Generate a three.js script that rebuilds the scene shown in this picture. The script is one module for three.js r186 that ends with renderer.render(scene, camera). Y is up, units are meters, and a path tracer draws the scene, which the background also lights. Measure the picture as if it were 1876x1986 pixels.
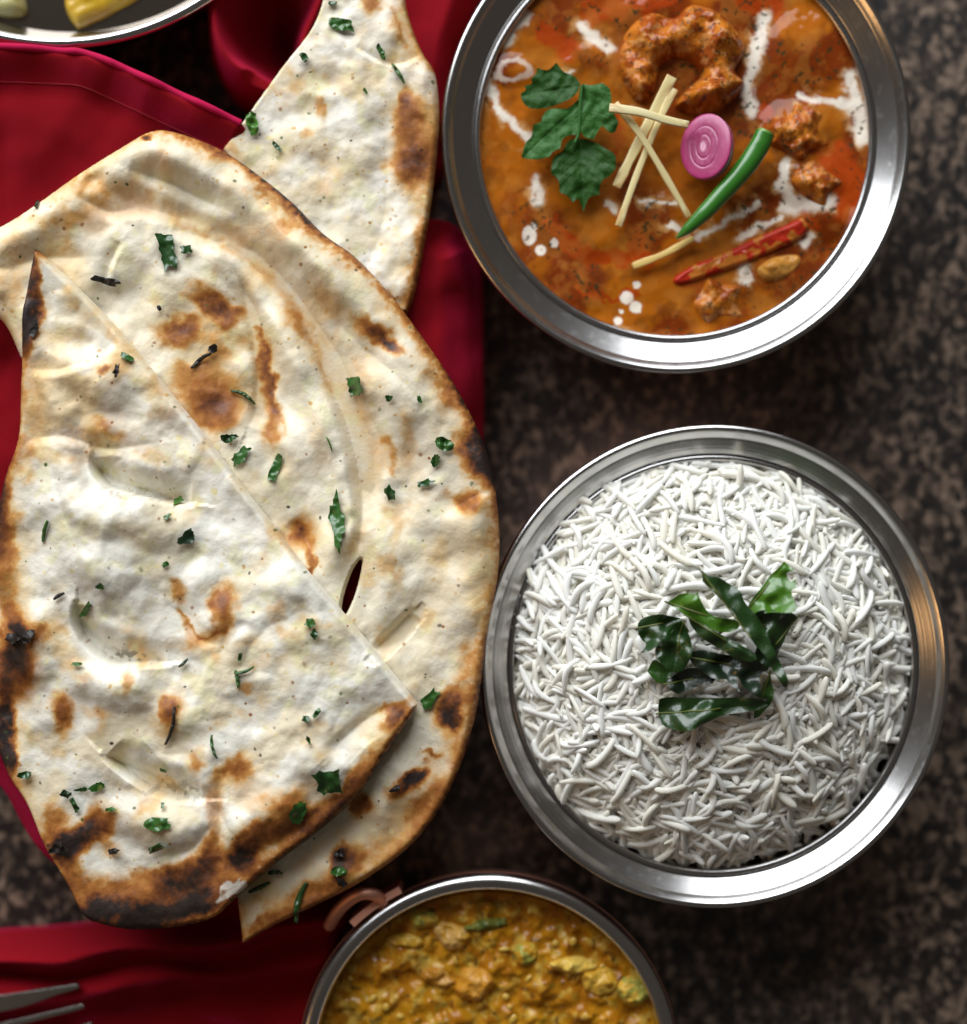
import * as THREE from 'three';
import { mergeGeometries } from 'three/addons/utils/BufferGeometryUtils.js';
import { RectAreaLightUniformsLib } from 'three/addons/lights/RectAreaLightUniformsLib.js';
RectAreaLightUniformsLib.init();

// ---------------------------------------------------------------- camera, light, exposure
const scene = new THREE.Scene();
const renderer = new THREE.WebGLRenderer({ antialias: true });
renderer.toneMapping = THREE.LinearToneMapping;
renderer.toneMappingExposure = 1.0;
renderer.shadowMap.enabled = true;
const CAM_Y = 0.65;
const camera = new THREE.PerspectiveCamera(28.43, 967 / 1024, 0.05, 10);
camera.position.set(0, CAM_Y, 0);
camera.up.set(0, 0, -1);
camera.lookAt(0, 0, 0);
camera.focus = CAM_Y - 0.056;
camera.userData.fStop = 2.7;
scene.background = new THREE.Color().setRGB(0.074, 0.064, 0.055);      // dim room

// tall window beyond the far edge of the table
const WIN = { x: -0.42, y: 0.93, z: -1.1, w: 1.7, h: 1.36, power: 6.7 };
const win = new THREE.RectAreaLight(new THREE.Color().setRGB(0.93, 0.97, 1.0), WIN.power, WIN.w, WIN.h);
win.name = 'window_light';
win.position.set(WIN.x, WIN.y, WIN.z);
win.lookAt(-0.1, WIN.y, 0);
scene.add(win);
// warm lamp low on the near left
const lampPos = new THREE.Vector3(-0.92, 0.66, 0.36);
const warm = new THREE.RectAreaLight(new THREE.Color().setRGB(1.0, 0.55, 0.22), 3.4, 0.22, 0.3);
warm.name = 'wall_lamp_light';
warm.position.copy(lampPos);
warm.lookAt(0.1, 0.04, 0);
scene.add(warm);

// ---------------------------------------------------------------- helpers
const PX = 0.000153;                                   // metres per layout unit at height 0.05
const sc = (h) => (CAM_Y - h) / 0.6 * PX;
const X = (x, h) => (x - 938) * sc(h), Z = (y, h) => (y - 993) * sc(h);
const V = (x, y, h) => new THREE.Vector3(X(x, h), h, Z(y, h));
let seed = 7;
const rnd = () => { seed = (seed + 0x6d2b79f5) | 0; let t = Math.imul(seed ^ (seed >>> 15), 1 | seed); t = (t + Math.imul(t ^ (t >>> 7), 61 | t)) ^ t; return ((t ^ (t >>> 14)) >>> 0) / 4294967296; };
const rr = (a, b) => a + (b - a) * rnd();
const clamp = (x, a = 0, b = 1) => (x < a ? a : x > b ? b : x);
const lerp = (a, b, t) => a + (b - a) * t;
const ss = (a, b, x) => { const t = clamp((x - a) / (b - a)); return t * t * (3 - 2 * t); };
const mix3 = (a, b, t) => [lerp(a[0], b[0], t), lerp(a[1], b[1], t), lerp(a[2], b[2], t)];
const hash = (i, j, k) => { let h = Math.imul(i, 374761393) ^ Math.imul(j, 668265263) ^ Math.imul(k, 2147483647 - 99991); h = Math.imul(h ^ (h >>> 13), 1274126177); h ^= h >>> 16; h = Math.imul(h, 2246822519); return ((h ^ (h >>> 13)) >>> 0) / 4294967296; };
function noise(x, y, k = 0) {
  const i = Math.floor(x), j = Math.floor(y), u = x - i, v = y - j, a = u * u * u * (u * (u * 6 - 15) + 10), b = v * v * v * (v * (v * 6 - 15) + 10);
  return lerp(lerp(hash(i, j, k), hash(i + 1, j, k), a), lerp(hash(i, j + 1, k), hash(i + 1, j + 1, k), a), b);
}
function fbm(x, y, k = 0, n = 4) { let s = 0, a = 0.5, w = 0; { const X1 = 0.83 * x - 0.56 * y; y = 0.56 * x + 0.83 * y; x = X1; } for (let i = 0; i < n; i++) { s += a * noise(x, y, k + i * 17); w += a; a *= 0.5; const X2 = 1.62 * x - 1.22 * y + 3.1; y = 1.22 * x + 1.62 * y + 1.7; x = X2; } return s / w; }
const LUT = new Uint8Array(4097);
for (let i = 0; i <= 4096; i++) { const c = i / 4096; LUT[i] = Math.round(255 * (c <= 0.0031308 ? c * 12.92 : 1.055 * Math.pow(c, 1 / 2.4) - 0.055)); }
const enc = (c) => LUT[Math.round(clamp(c) * 4096)];
function dataTex(w, h, data, srgb, repeat) {
  const t = new THREE.DataTexture(data, w, h, THREE.RGBAFormat, THREE.UnsignedByteType);
  t.magFilter = THREE.LinearFilter; t.minFilter = THREE.LinearMipmapLinearFilter; t.generateMipmaps = true;
  if (srgb) t.colorSpace = THREE.SRGBColorSpace;
  if (repeat) t.wrapS = t.wrapT = THREE.RepeatWrapping;
  t.needsUpdate = true;
  return t;
}
const std = (o) => new THREE.MeshStandardMaterial({ side: THREE.DoubleSide, ...o });
const phy = (o) => new THREE.MeshPhysicalMaterial({ side: THREE.DoubleSide, ...o });
const rgb = (r, g, b) => new THREE.Color().setRGB(r, g, b);
const used = {};
function numbered(n) { if (!(n in used)) { used[n] = 0; return n; } used[n]++; return n + '_' + String(used[n]).padStart(3, '0'); }
function tag(o, label, category, group, kind) {
  if (label) o.userData.label = label;
  if (category) o.userData.category = category;
  if (group) o.userData.group = group;
  if (kind) o.userData.kind = kind;
  return o;
}
function mesh(name, geo, mat, parent = scene) {
  const m = new THREE.Mesh(geo, mat);
  m.name = parent === scene ? numbered(name) : name;
  m.castShadow = m.receiveShadow = true;
  parent.add(m);
  return m;
}
function thing(name, label, category, group, pos) {
  const g = new THREE.Group(); g.name = numbered(name); scene.add(g);
  if (pos) g.position.copy(pos);
  return tag(g, label, category, group);
}
// closed smooth outline; a point is [x, y, corner?, a, b]: a and b are carried along the edge
function outlineOf(pts, n = 7, closed = true) {
  const out = [], N = pts.length, at = (i) => pts[(i + N) % N];
  for (let i = 0; i < (closed ? N : N - 1); i++) {
    const p0 = closed ? at(i - 1) : pts[Math.max(0, i - 1)], p1 = at(i), p2 = at(i + 1), p3 = closed ? at(i + 2) : pts[Math.min(N - 1, i + 2)];
    for (let k = 0; k < n; k++) {
      const t = k / n, t2 = t * t, t3 = t2 * t, r = [0, 0];
      for (let c = 0; c < 2; c++) {
        const m1 = p1[2] ? (p2[c] - p1[c]) : (p2[c] - p0[c]) / 2, m2 = p2[2] ? (p2[c] - p1[c]) : (p3[c] - p1[c]) / 2;
        r[c] = (2 * t3 - 3 * t2 + 1) * p1[c] + (t3 - 2 * t2 + t) * m1 + (-2 * t3 + 3 * t2) * p2[c] + (t3 - t2) * m2;
      }
      out.push([r[0], r[1], lerp(p1[3] ?? 0, p2[3] ?? 0, t), lerp(p1[4] ?? 0, p2[4] ?? 0, t)]);
    }
  }
  if (!closed) out.push([pts[N - 1][0], pts[N - 1][1], 0, 0]);
  return out;
}
function nearest(polys, x, y) {               // signed distance (inside positive), nearest point, carried values
  let best = 1e18, bx = 0, by = 0, a = 0, b = 0, inside = false;
  for (const P of polys) for (let i = 0, j = P.length - 1; i < P.length; j = i++) {
    const p = P[j], q = P[i], ex = q[0] - p[0], ey = q[1] - p[1], fx = x - p[0], fy = y - p[1];
    const t = clamp((fx * ex + fy * ey) / (ex * ex + ey * ey + 1e-12)), dx = fx - ex * t, dy = fy - ey * t, d = dx * dx + dy * dy;
    if (d < best) { best = d; bx = p[0] + ex * t; by = p[1] + ey * t; a = p[2] + (q[2] - p[2]) * t; b = p[3] + (q[3] - p[3]) * t; }
    if ((q[1] > y) !== (p[1] > y) && x < (p[0] - q[0]) * (y - q[1]) / (p[1] - q[1]) + q[0]) inside = !inside;
  }
  const d = Math.sqrt(best);
  return [inside ? d : -d, bx, by, a, b];
}
// distance to an open polyline: [distance, side, share of the way along]
function lineDist(L, x, y) {
  let best = 1e18, side = 0, along = 0;
  for (let i = 0; i + 1 < L.length; i++) {
    const p = L[i], q = L[i + 1], ex = q[0] - p[0], ey = q[1] - p[1], fx = x - p[0], fy = y - p[1], t = clamp((fx * ex + fy * ey) / (ex * ex + ey * ey + 1e-12));
    const dx = fx - ex * t, dy = fy - ey * t, d = dx * dx + dy * dy;
    if (d < best) { best = d; side = ex * fy - ey * fx; along = (i + t) / (L.length - 1); }
  }
  return [Math.sqrt(best), side > 0 ? 1 : -1, along];
}
// a sheet with thickness over a fine grid. top(x, y, d, a, b) and bottom(x, y) give heights in metres
function sheet({ pts, holes = [], cell, h, top, bottom, n = 7, round = true }) {
  const polys = [outlineOf(pts, n), ...holes.map((q) => outlineOf(q, 5))];
  let x0 = 1e9, y0 = 1e9, x1 = -1e9, y1 = -1e9;
  for (const p of polys[0]) { x0 = Math.min(x0, p[0]); y0 = Math.min(y0, p[1]); x1 = Math.max(x1, p[0]); y1 = Math.max(y1, p[1]); }
  x0 -= cell * 1.5; y0 -= cell * 1.5;
  const W = Math.ceil((x1 + cell * 1.5 - x0) / cell) + 1, H = Math.ceil((y1 + cell * 1.5 - y0) / cell) + 1;
  const D = new Float32Array(W * H), A = new Float32Array(W * H), B = new Float32Array(W * H), GX = new Float32Array(W * H), GY = new Float32Array(W * H);
  for (let j = 0; j < H; j++) for (let i = 0; i < W; i++) {
    const k = j * W + i, x = x0 + i * cell, y = y0 + j * cell, r = nearest(polys, x, y);
    D[k] = r[0]; A[k] = r[3]; B[k] = r[4];
    if (r[0] >= 0) { GX[k] = x; GY[k] = y; } else { GX[k] = r[1]; GY[k] = r[2]; }
  }
  const id = new Int32Array(W * H).fill(-1), pos = [], tops = new Float32Array(W * H).fill(-1), list = [], idx = [], cellIn = new Uint8Array(W * H);
  const use = (k) => { if (id[k] < 0) { id[k] = list.length; list.push(k); } return id[k]; };
  for (let j = 0; j < H - 1; j++) for (let i = 0; i < W - 1; i++) {
    const k = j * W + i;
    if (D[k] > 0 || D[k + 1] > 0 || D[k + W] > 0 || D[k + W + 1] > 0) cellIn[k] = 1;
  }
  for (let j = 0; j < H - 1; j++) for (let i = 0; i < W - 1; i++) {
    const k = j * W + i;
    if (!cellIn[k]) continue;
    const a = use(k), b = use(k + 1), c = use(k + W), d = use(k + W + 1);
    if ((i + j) & 1) idx.push(a, c, b, b, c, d); else idx.push(a, c, d, a, d, b);
  }
  const nT = list.length, P = new Float32Array(nT * 2 * 3), uv = new Float32Array(nT * 2 * 2), uv1 = new Float32Array(nT * 2 * 2), s = sc(h);
  list.forEach((k, v) => {
    const x = GX[k], y = GY[k], t = top(x, y, Math.max(0, D[k]), A[k], B[k]), bo = Math.min(bottom(x, y), t - 0.00015);
    tops[k] = t;
    const wx = X(x, h), wz = Z(y, h);
    P.set([wx, t, wz], v * 3); P.set([wx, bo, wz], (nT + v) * 3);
    const u = (x - x0) / ((W - 1) * cell), w = 1 - (y - y0) / ((H - 1) * cell);
    uv.set([u, w], v * 2); uv.set([u, w], (nT + v) * 2);
    uv1.set([x * s, -y * s], v * 2); uv1.set([x * s, -y * s], (nT + v) * 2);
  });
  const g = new THREE.BufferGeometry();
  g.setAttribute('position', new THREE.BufferAttribute(P.subarray(0, nT * 3), 3));
  g.setIndex(idx); g.computeVertexNormals();
  const N = new Float32Array(nT * 2 * 3); N.set(g.attributes.normal.array);
  for (let v = 0; v < nT; v++) N.set([0, -1, 0], (nT + v) * 3);
  const all = idx.slice();
  for (let q = 0; q < idx.length; q += 3) all.push(nT + idx[q], nT + idx[q + 2], nT + idx[q + 1]);
  const full = new THREE.BufferGeometry();
  full.setAttribute('position', new THREE.BufferAttribute(P, 3)); full.setAttribute('normal', new THREE.BufferAttribute(N, 3));
  full.setAttribute('uv', new THREE.BufferAttribute(uv, 2)); full.setAttribute('uv1', new THREE.BufferAttribute(uv1, 2));
  full.setIndex(all);
  // side walls
  const wp = [], wn = [], wu = [], wu1 = [];
  const wall = (a, b) => {
    const va = id[a], vb = id[b], pa = [P[va * 3], P[va * 3 + 1], P[va * 3 + 2]], pb = [P[vb * 3], P[vb * 3 + 1], P[vb * 3 + 2]], qa = P[(nT + va) * 3 + 1], qb = P[(nT + vb) * 3 + 1];
    const dx = pb[0] - pa[0], dz = pb[2] - pa[2], L = Math.hypot(dx, dz);
    if (L < 1e-9) return;
    const nn = [-dz / L, 0.15, dx / L], q = [[...pa], [...pb], [pb[0], qb, pb[2]], [pa[0], qa, pa[2]]], vs = [va, vb, vb, va];
    for (const c of [0, 2, 1, 0, 3, 2]) { wp.push(...q[c]); wn.push(...nn); wu.push(uv[vs[c] * 2], uv[vs[c] * 2 + 1]); wu1.push(uv1[vs[c] * 2] + (c > 1 ? 0.004 : 0), uv1[vs[c] * 2 + 1]); }
  };
  for (let j = 1; j < H - 1; j++) for (let i = 1; i < W - 1; i++) {
    const k = j * W + i;
    if (cellIn[k] && !cellIn[k - W]) wall(k + 1, k);
    if (cellIn[k] && !cellIn[k + W]) wall(k + W, k + W + 1);
    if (cellIn[k] && !cellIn[k - 1]) wall(k, k + W);
    if (cellIn[k] && !cellIn[k + 1]) wall(k + W + 1, k + 1);
  }
  const wg = new THREE.BufferGeometry();
  wg.setAttribute('position', new THREE.Float32BufferAttribute(wp, 3)); wg.setAttribute('normal', new THREE.Float32BufferAttribute(wn, 3));
  wg.setAttribute('uv', new THREE.Float32BufferAttribute(wu, 2)); wg.setAttribute('uv1', new THREE.Float32BufferAttribute(wu1, 2));
  wg.setIndex([...Array(wp.length / 3).keys()]);
  const geo = mergeGeometries([full, wg]);
  const grid = (F) => (x, y) => {
    const fx = clamp((x - x0) / cell, 0, W - 1.001), fy = clamp((y - y0) / cell, 0, H - 1.001), i = fx | 0, j = fy | 0, u = fx - i, v = fy - j, k = j * W + i;
    return lerp(lerp(F[k], F[k + 1], u), lerp(F[k + W], F[k + W + 1], u), v);
  };
  const topPx = (x, y) => {                       // height of the top at layout point, -1 outside
    const fx = (x - x0) / cell, fy = (y - y0) / cell;
    if (fx < 0 || fy < 0 || fx >= W - 1 || fy >= H - 1) return -1;
    const i = fx | 0, j = fy | 0, k = j * W + i, u = fx - i, v = fy - j;
    if (tops[k] < 0 || tops[k + 1] < 0 || tops[k + W] < 0 || tops[k + W + 1] < 0) return Math.max(tops[k], tops[k + 1], tops[k + W], tops[k + W + 1]);
    return lerp(lerp(tops[k], tops[k + 1], u), lerp(tops[k + W], tops[k + W + 1], u), v);
  };
  return { geo, x0, y0, w: (W - 1) * cell, hh: (H - 1) * cell, h, dist: grid(D), ca: grid(A), cb: grid(B), topPx, topAt: (wx, wz) => topPx(wx / s + 938, wz / s + 993) };
}
// colour texture of a sheet: f(x, y, d) -> linear rgb
function paint(S, step, f) {
  const w = Math.min(2048, Math.ceil(S.w / step)), h = Math.min(2048, Math.ceil(S.hh / step)), data = new Uint8Array(w * h * 4);
  for (let j = 0; j < h; j++) for (let i = 0; i < w; i++) {
    const c = f(S.x0 + (i + 0.5) / w * S.w, S.y0 + (1 - (j + 0.5) / h) * S.hh), o = (j * w + i) * 4;
    data[o] = enc(c[0]); data[o + 1] = enc(c[1]); data[o + 2] = enc(c[2]); data[o + 3] = 255;
  }
  return dataTex(w, h, data, true);
}
function tileTex(n, f) {                          // grey tile, f(u, v) 0..1 -> 0..1
  const data = new Uint8Array(n * n * 4);
  for (let j = 0; j < n; j++) for (let i = 0; i < n; i++) { const v = Math.round(255 * clamp(f(i / n, j / n))), o = (j * n + i) * 4; data[o] = data[o + 1] = data[o + 2] = v; data[o + 3] = 255; }
  return dataTex(n, n, data, false, true);
}
// tiling fbm by blending
function tfbm(u, v, f, k, n) { const a = fbm(u * f, v * f, k, n), b = fbm((u - 1) * f, v * f, k, n), c = fbm(u * f, (v - 1) * f, k, n), d = fbm((u - 1) * f, (v - 1) * f, k, n), U = ss(0.75, 1, u), W = ss(0.75, 1, v); return lerp(lerp(a, b, U), lerp(c, d, U), W); }
const useIn = (t, size, ch = 1) => { const c = t.clone(); c.channel = ch; c.repeat.set(1 / size, 1 / size); c.needsUpdate = true; return c; };

// ---------------------------------------------------------------- the table
{
  const n = 1536, size = 0.30, data = new Uint8Array(n * n * 4);
  for (let j = 0; j < n; j++) for (let i = 0; i < n; i++) {
    const u = i / n, v = j / n;
    const big = tfbm(u, v, 16, 3, 3), mid = tfbm(u + 0.02 * big, v * 0.75, 124, 40, 3), fine = tfbm(u, v * 0.8, 220, 80, 3);
    let t = ss(0.28, 0.74, mid * 0.64 + fine * 0.28 + big * 0.08);
    const pit = ss(0.60, 0.72, tfbm(u, v * 0.75, 110, 120, 2));
    let c = mix3([0.013, 0.010, 0.009], [0.22, 0.155, 0.112], t * t);
    c = mix3(c, [0.26, 0.19, 0.14], 0.6 * ss(0.62, 0.8, fine * 0.5 + mid * 0.5));
    c = mix3(c, [0.006, 0.005, 0.0055], pit * 0.9);
    const o = (j * n + i) * 4; data[o] = enc(c[0]); data[o + 1] = enc(c[1]); data[o + 2] = enc(c[2]); data[o + 3] = 255;
  }
  const map = dataTex(n, n, data, true, true); map.repeat.set(1 / size, 1 / size);
  const g = new THREE.PlaneGeometry(0.9, 0.9); g.rotateX(-Math.PI / 2);
  const uv = g.attributes.uv; for (let i = 0; i < uv.count; i++) uv.setXY(i, uv.getX(i) * 0.9, uv.getY(i) * 0.9);
  const slab = new THREE.BoxGeometry(0.9, 0.03, 0.9); slab.translate(0, -0.0155, 0);
  const top = mesh('table_top', g, std({ map, roughness: 0.42 }));
  tag(top, 'dark brown mottled stone table top under all the dishes', 'table top', null, 'structure');
  mesh('slab', slab, std({ color: rgb(0.03, 0.022, 0.018), roughness: 0.6 }), top);
}

// ---------------------------------------------------------------- red napkins
const twill = tileTex(64, (u, v) => { const a = (u * 8 + v * 8) % 1, b = (u * 16) % 1; return 0.5 + 0.42 * Math.sin(a * 6.2832) + 0.08 * Math.sin(b * 6.2832); });
const clothMat = phy({ color: rgb(0.30, 0.0018, 0.009), roughness: 0.85, sheen: 1, sheenColor: rgb(0.8, 0.03, 0.2), sheenRoughness: 0.4, bumpMap: useIn(twill, 0.0048), bumpScale: 0.00035, specularIntensity: 0.3 });
const ridge = (L, w, hh, x, y) => { const d = lineDist(L, x, y)[0] / w; return hh * Math.exp(-d * d); };
const round = (d, r) => { const t = clamp(d / Math.max(r, 3)); return Math.sqrt(1 - (1 - t) * (1 - t)); };
const napkinPts = [[-80, 80, 1, .049], [0, 95, 0, .049], [110, 101, 0, .0485], [170, 108, 0, .049], [232, 131, 0, .0475], [300, 163, 0, .049], [390, 205, 0, .048], [470, 242, 0, .046], [560, 300, 0, .03], [700, 395, 0, .026], [850, 408, 0, .024], [905, 440, 0, .022], [935, 492, 0, .022], [938, 700, 0, .022], [938, 830, 0, .022], [925, 960, 0, .026], [905, 1100, 0, .026], [915, 1300, 0, .02], [905, 1430, 0, .02], [872, 1540, 0, .02], [805, 1640, 0, .02], [735, 1706, 0, .02], [640, 1748, 0, .02], [540, 1775, 0, .02], [420, 1785, 0, .02], [260, 1745, 0, .03], [130, 1715, 0, .034], [62, 1662, 0, .034], [22, 1606, 0, .034], [-10, 1545, 0, .034], [-80, 1470, 1, .034]];
const napkin = sheet({
  pts: napkinPts, cell: 5, h: 0.043, bottom: () => 0.0006,
  top: (x, y, d, a) => lerp(a, 0.0405 + 0.003 * (fbm(x / 160, y / 160, 5, 3) - 0.5), ss(0, 90, d)) - 0.0025 * (1 - round(d, 14)) + 0.0075 * (fbm(x / 170 + y / 400, y / 150, 9, 2) - 0.5) + ridge([[860, 420], [905, 560], [915, 830]], 26, 0.004, x, y),
});
const nap = tag(mesh('red_napkin', napkin.geo, clothMat), 'red cloth napkin with a stitched hem spread under the naan', 'napkin');
{
  const edge = outlineOf(napkinPts.slice(0, 8), 6, false), path = [], seam = [];
  edge.forEach((p, i) => { path.push(new THREE.Vector3(X(p[0], .043), (napkin.topPx(p[0], p[1] + 3) > 0 ? napkin.topPx(p[0], p[1] + 3) : 0.046) + 0.0006 + 0.0006 * Math.sin(i * 0.9), Z(p[1] + 2, .043))); });
  const c = new THREE.CatmullRomCurve3(path);
  const litHemMat = clothMat.clone(); litHemMat.color.setRGB(0.42, 0.006, 0.055);  // lighter pink copy of the cloth: light on the edge painted in
  mesh('hem', new THREE.TubeGeometry(c, 160, 0.0011, 8), litHemMat, nap);
  for (let i = 0; i < edge.length * 3; i++) {
    const t = i / (edge.length * 3 - 1) * (edge.length - 1.01), k = t | 0, p = edge[k], q = edge[k + 1], f = t - k, L = Math.hypot(q[0] - p[0], q[1] - p[1]), nx = -(q[1] - p[1]) / L, ny = (q[0] - p[0]) / L;
    const x = lerp(p[0], q[0], f) + nx * 62, y = lerp(p[1], q[1], f) + ny * 62, hgt = napkin.topPx(x, y);
    if (hgt < 0) continue;
    const g = new THREE.CapsuleGeometry(0.00016, 0.0011, 3, 6); g.rotateZ(Math.PI / 2); g.rotateY(-Math.atan2(q[1] - p[1], q[0] - p[0])); g.translate(X(x, .043), hgt + 0.0001, Z(y, .043)); seam.push(g);
  }
  tag(mesh('hem_stitching', mergeGeometries(seam), std({ color: rgb(0.3, 0.004, 0.015), roughness: 0.8 }), nap), null, null, null, 'stuff');
}
const roll1 = outlineOf([[436, -80], [424, 40], [450, 128], [520, 176], [600, 200]], 6, false), roll2 = outlineOf([[660, -80], [622, 20], [590, 100], [600, 190]], 6, false), roll3 = outlineOf([[905, -80], [868, 20], [845, 110], [850, 220]], 6, false);
const bunch = sheet({
  pts: [[392, -80, 1], [396, 30], [400, 96], [432, 160], [488, 200], [560, 240], [700, 320], [840, 330], [862, 240], [868, 150], [884, 70], [915, -10], [950, -80, 1]], cell: 4, h: 0.03, bottom: () => 0.0006,
  top: (x, y, d) => Math.min(lerp(0.06, 0.0385, ss(-70, -8, (y + 60) * 0.511 + (x - 640) * 0.859)), 0.004 + 0.012 * round(d, 40) + ridge(roll1, 32, 0.027, x, y) + ridge(roll2, 30, 0.022, x, y) + ridge(roll3, 42, 0.010, x, y) - 0.016 * Math.exp(-(((x - 536) / 30) ** 2 + ((y - 70) / 75) ** 2)) + 0.002 * (fbm(x / 60, y / 90, 31, 2) - 0.5)),
});
tag(mesh('red_napkin', bunch.geo, clothMat), 'red napkin bunched into soft rolls behind the pointed naan wedge', 'napkin');
const foldA = outlineOf([[-80, 1850], [100, 1846], [300, 1832], [480, 1806], [660, 1780]], 6, false), foldB = outlineOf([[-80, 1922], [150, 1916], [330, 1900], [500, 1872], [640, 1850]], 6, false);
const lower = sheet({
  pts: [[-80, 1830, 1], [0, 1824], [120, 1815], [240, 1800], [330, 1785], [480, 1750], [610, 1725], [680, 1752], [650, 1850], [612, 1960], [600, 2080, 1], [-80, 2080, 1]], cell: 5, h: 0.02, bottom: () => 0.0006,
  top: (X0, Y0, d, a, b, x = X0, y = Y0 + 34 * (fbm(X0 / 150, Y0 / 90, 57, 2) - 0.5)) => 0.003 + 0.007 * round(d, 26) + ridge(foldA, 24, 0.018, x, y) + ridge(foldB, 36, 0.014, x, y) + 0.004 * ss(1900, 1990, y) + 0.004 * (fbm(x / 120, y / 60, 51, 2) - 0.5),
});
tag(mesh('red_napkin', lower.geo, clothMat), 'dark red napkin with a long fold lying under the fork', 'napkin');

// ---------------------------------------------------------------- naan
const dough = tileTex(512, (u, v) => 0.42 * tfbm(u, v, 14, 3, 3) + 0.34 * tfbm(u, v, 40, 23, 3) + 0.24 * tfbm(u, v, 110, 43, 2));
const RAMP = [[0, [0.755, 0.66, 0.48]], [0.22, [0.71, 0.52, 0.28]], [0.42, [0.58, 0.30, 0.085]], [0.62, [0.36, 0.13, 0.026]], [0.8, [0.15, 0.045, 0.013]], [0.92, [0.028, 0.014, 0.010]], [1.01, [0.010, 0.008, 0.008]]];
function toastColor(t) { for (let i = 1; i < RAMP.length; i++) if (t <= RAMP[i][0]) return mix3(RAMP[i - 1][1], RAMP[i][1], (t - RAMP[i - 1][0]) / (RAMP[i][0] - RAMP[i - 1][0])); return RAMP[RAMP.length - 1][1]; }
function naanTexture(S, spots, lines, edgeW, pale, flecks, k, torn, sootShade) {
  // loose flecks: garlic bits, crumbs, pepper
  const bins = new Map(), bin = 40;
  for (let i = 0; i < flecks; i++) {
    const x = S.x0 + rnd() * S.w, y = S.y0 + rnd() * S.hh, q = rnd();
    const kind = q < 0.42 ? [0.78, 0.66, 0.30] : q < 0.7 ? [0.60, 0.36, 0.12] : q < 0.86 ? [0.30, 0.12, 0.04] : q < 0.94 ? [0.05, 0.10, 0.02] : [0.03, 0.02, 0.015];
    const f = { x, y, r: rr(1.6, q < 0.42 ? 7 : 4.2), e: rr(0.5, 1.5), a: rr(0, 3.14), c: kind, o: q < 0.42 ? rr(0.25, 0.7) : rr(0.45, 1) };
    for (let bj = -1; bj <= 1; bj++) for (let bi = -1; bi <= 1; bi++) { const key = (Math.floor(x / bin) + bi) * 4096 + Math.floor(y / bin) + bj; if (!bins.has(key)) bins.set(key, []); bins.get(key).push(f); }
  }
  const P = spots.map(([x, y, rx, ry, ang, s, soft]) => ({ x, y, rx, ry, c: Math.cos(ang * Math.PI / 180), s: Math.sin(ang * Math.PI / 180), v: s, soft: soft ?? 0.42 }));
  return paint(S, 1.25, (x, y) => {
    const d = Math.max(0, S.dist(x, y)), eb = S.cb(x, y);
    const n1 = fbm(x / 26, y / 26, k, 4), n2 = fbm(x / 9, y / 9, k + 50, 3), n3 = fbm(x / 90, y / 90, k + 90, 3);
    const wx = x + (n1 - 0.5) * 30, wy = y + (fbm(x / 26 + 40, y / 26, k + 7, 4) - 0.5) * 30;
    let keep = 1;
    for (const p of P) {
      const ex = wx - p.x, ey = wy - p.y;
      if (Math.abs(ex) > 2.2 * Math.max(p.rx, p.ry) || Math.abs(ey) > 2.2 * Math.max(p.rx, p.ry)) continue;
      const u = (ex * p.c + ey * p.s) / p.rx, w = (-ex * p.s + ey * p.c) / p.ry, r = Math.sqrt(u * u + w * w) / 1.3;
      const m = (1 - ss(0.7 - p.soft, 1.35, r)) * (0.84 + 0.32 * n2);
      keep *= 1 - clamp(p.v * m, 0, 0.985);
    }
    for (const [L, w, v] of lines) { const r = lineDist(L, wx, wy)[0] / w; if (r < 2) keep *= 1 - clamp(v * Math.exp(-r * r * 1.4) * (0.7 + 0.6 * n2)); }
    const ew = edgeW * (0.3 + 1.5 * fbm(x / 40, y / 40, k + 15, 2));
    keep *= 1 - clamp(eb * Math.exp(-d / ew) * (0.55 + 0.9 * n2), 0, 0.98);
    const speck = 0.30 * ss(0.50, 0.74, n3 * 0.6 + n1 * 0.4);
    let c = toastColor(clamp(1 - keep + speck * (1 - (1 - keep))));
    const toast = 1 - keep;
    if (toast < 0.5) {
      c = mix3(c, pale, (1 - toast * 2) * ss(0.3, 0.62, fbm(x / 60, y / 60, k + 31, 3)) * 0.9);
      c = mix3(c, [0.74, 0.70, 0.36], (1 - toast * 2) * 0.42 * ss(0.60, 0.76, fbm(x / 38, y / 38, k + 71, 3)));
    }
    const list = bins.get(Math.floor(x / bin) * 4096 + Math.floor(y / bin));
    if (list) for (const f of list) {
      const ex = x - f.x, ey = y - f.y; if (ex * ex + ey * ey > 120) continue;
      const ca = Math.cos(f.a), sa = Math.sin(f.a), u = (ex * ca + ey * sa) / f.r, w = (-ex * sa + ey * ca) / (f.r * f.e), r = Math.hypot(u, w) + (n2 - 0.5) * 0.7;
      if (r < 1 && (toast < 0.4 || f.c[0] < 0.2)) c = mix3(c, f.c, f.o * ss(1, 0.55, r));
    }
    if (sootShade) for (const [a, b, rx, ry, v, col] of sootShade) { const q = Math.hypot((wx - a) / rx, (wy - b) / ry); if (q < 1.3) c = mix3(c, col, v * (1 - ss(0.3, 1.25, q)) * ss(0.36, 0.62, n2)); }  // mottled ash that also carries shade painted into the dents
    if (torn) { const u = ((wx - torn[0]) * 0.82 - (wy - torn[1]) * 0.57) / torn[2], w = ((wx - torn[0]) * 0.57 + (wy - torn[1]) * 0.82) / torn[3]; c = mix3(c, [0.62, 0.56, 0.48], 1 - ss(0.75, 1.1, Math.hypot(u, w))); }
    const g = 0.93 + 0.14 * n2;
    return [c[0] * g, c[1] * g, c[2] * g];
  });
}
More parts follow.
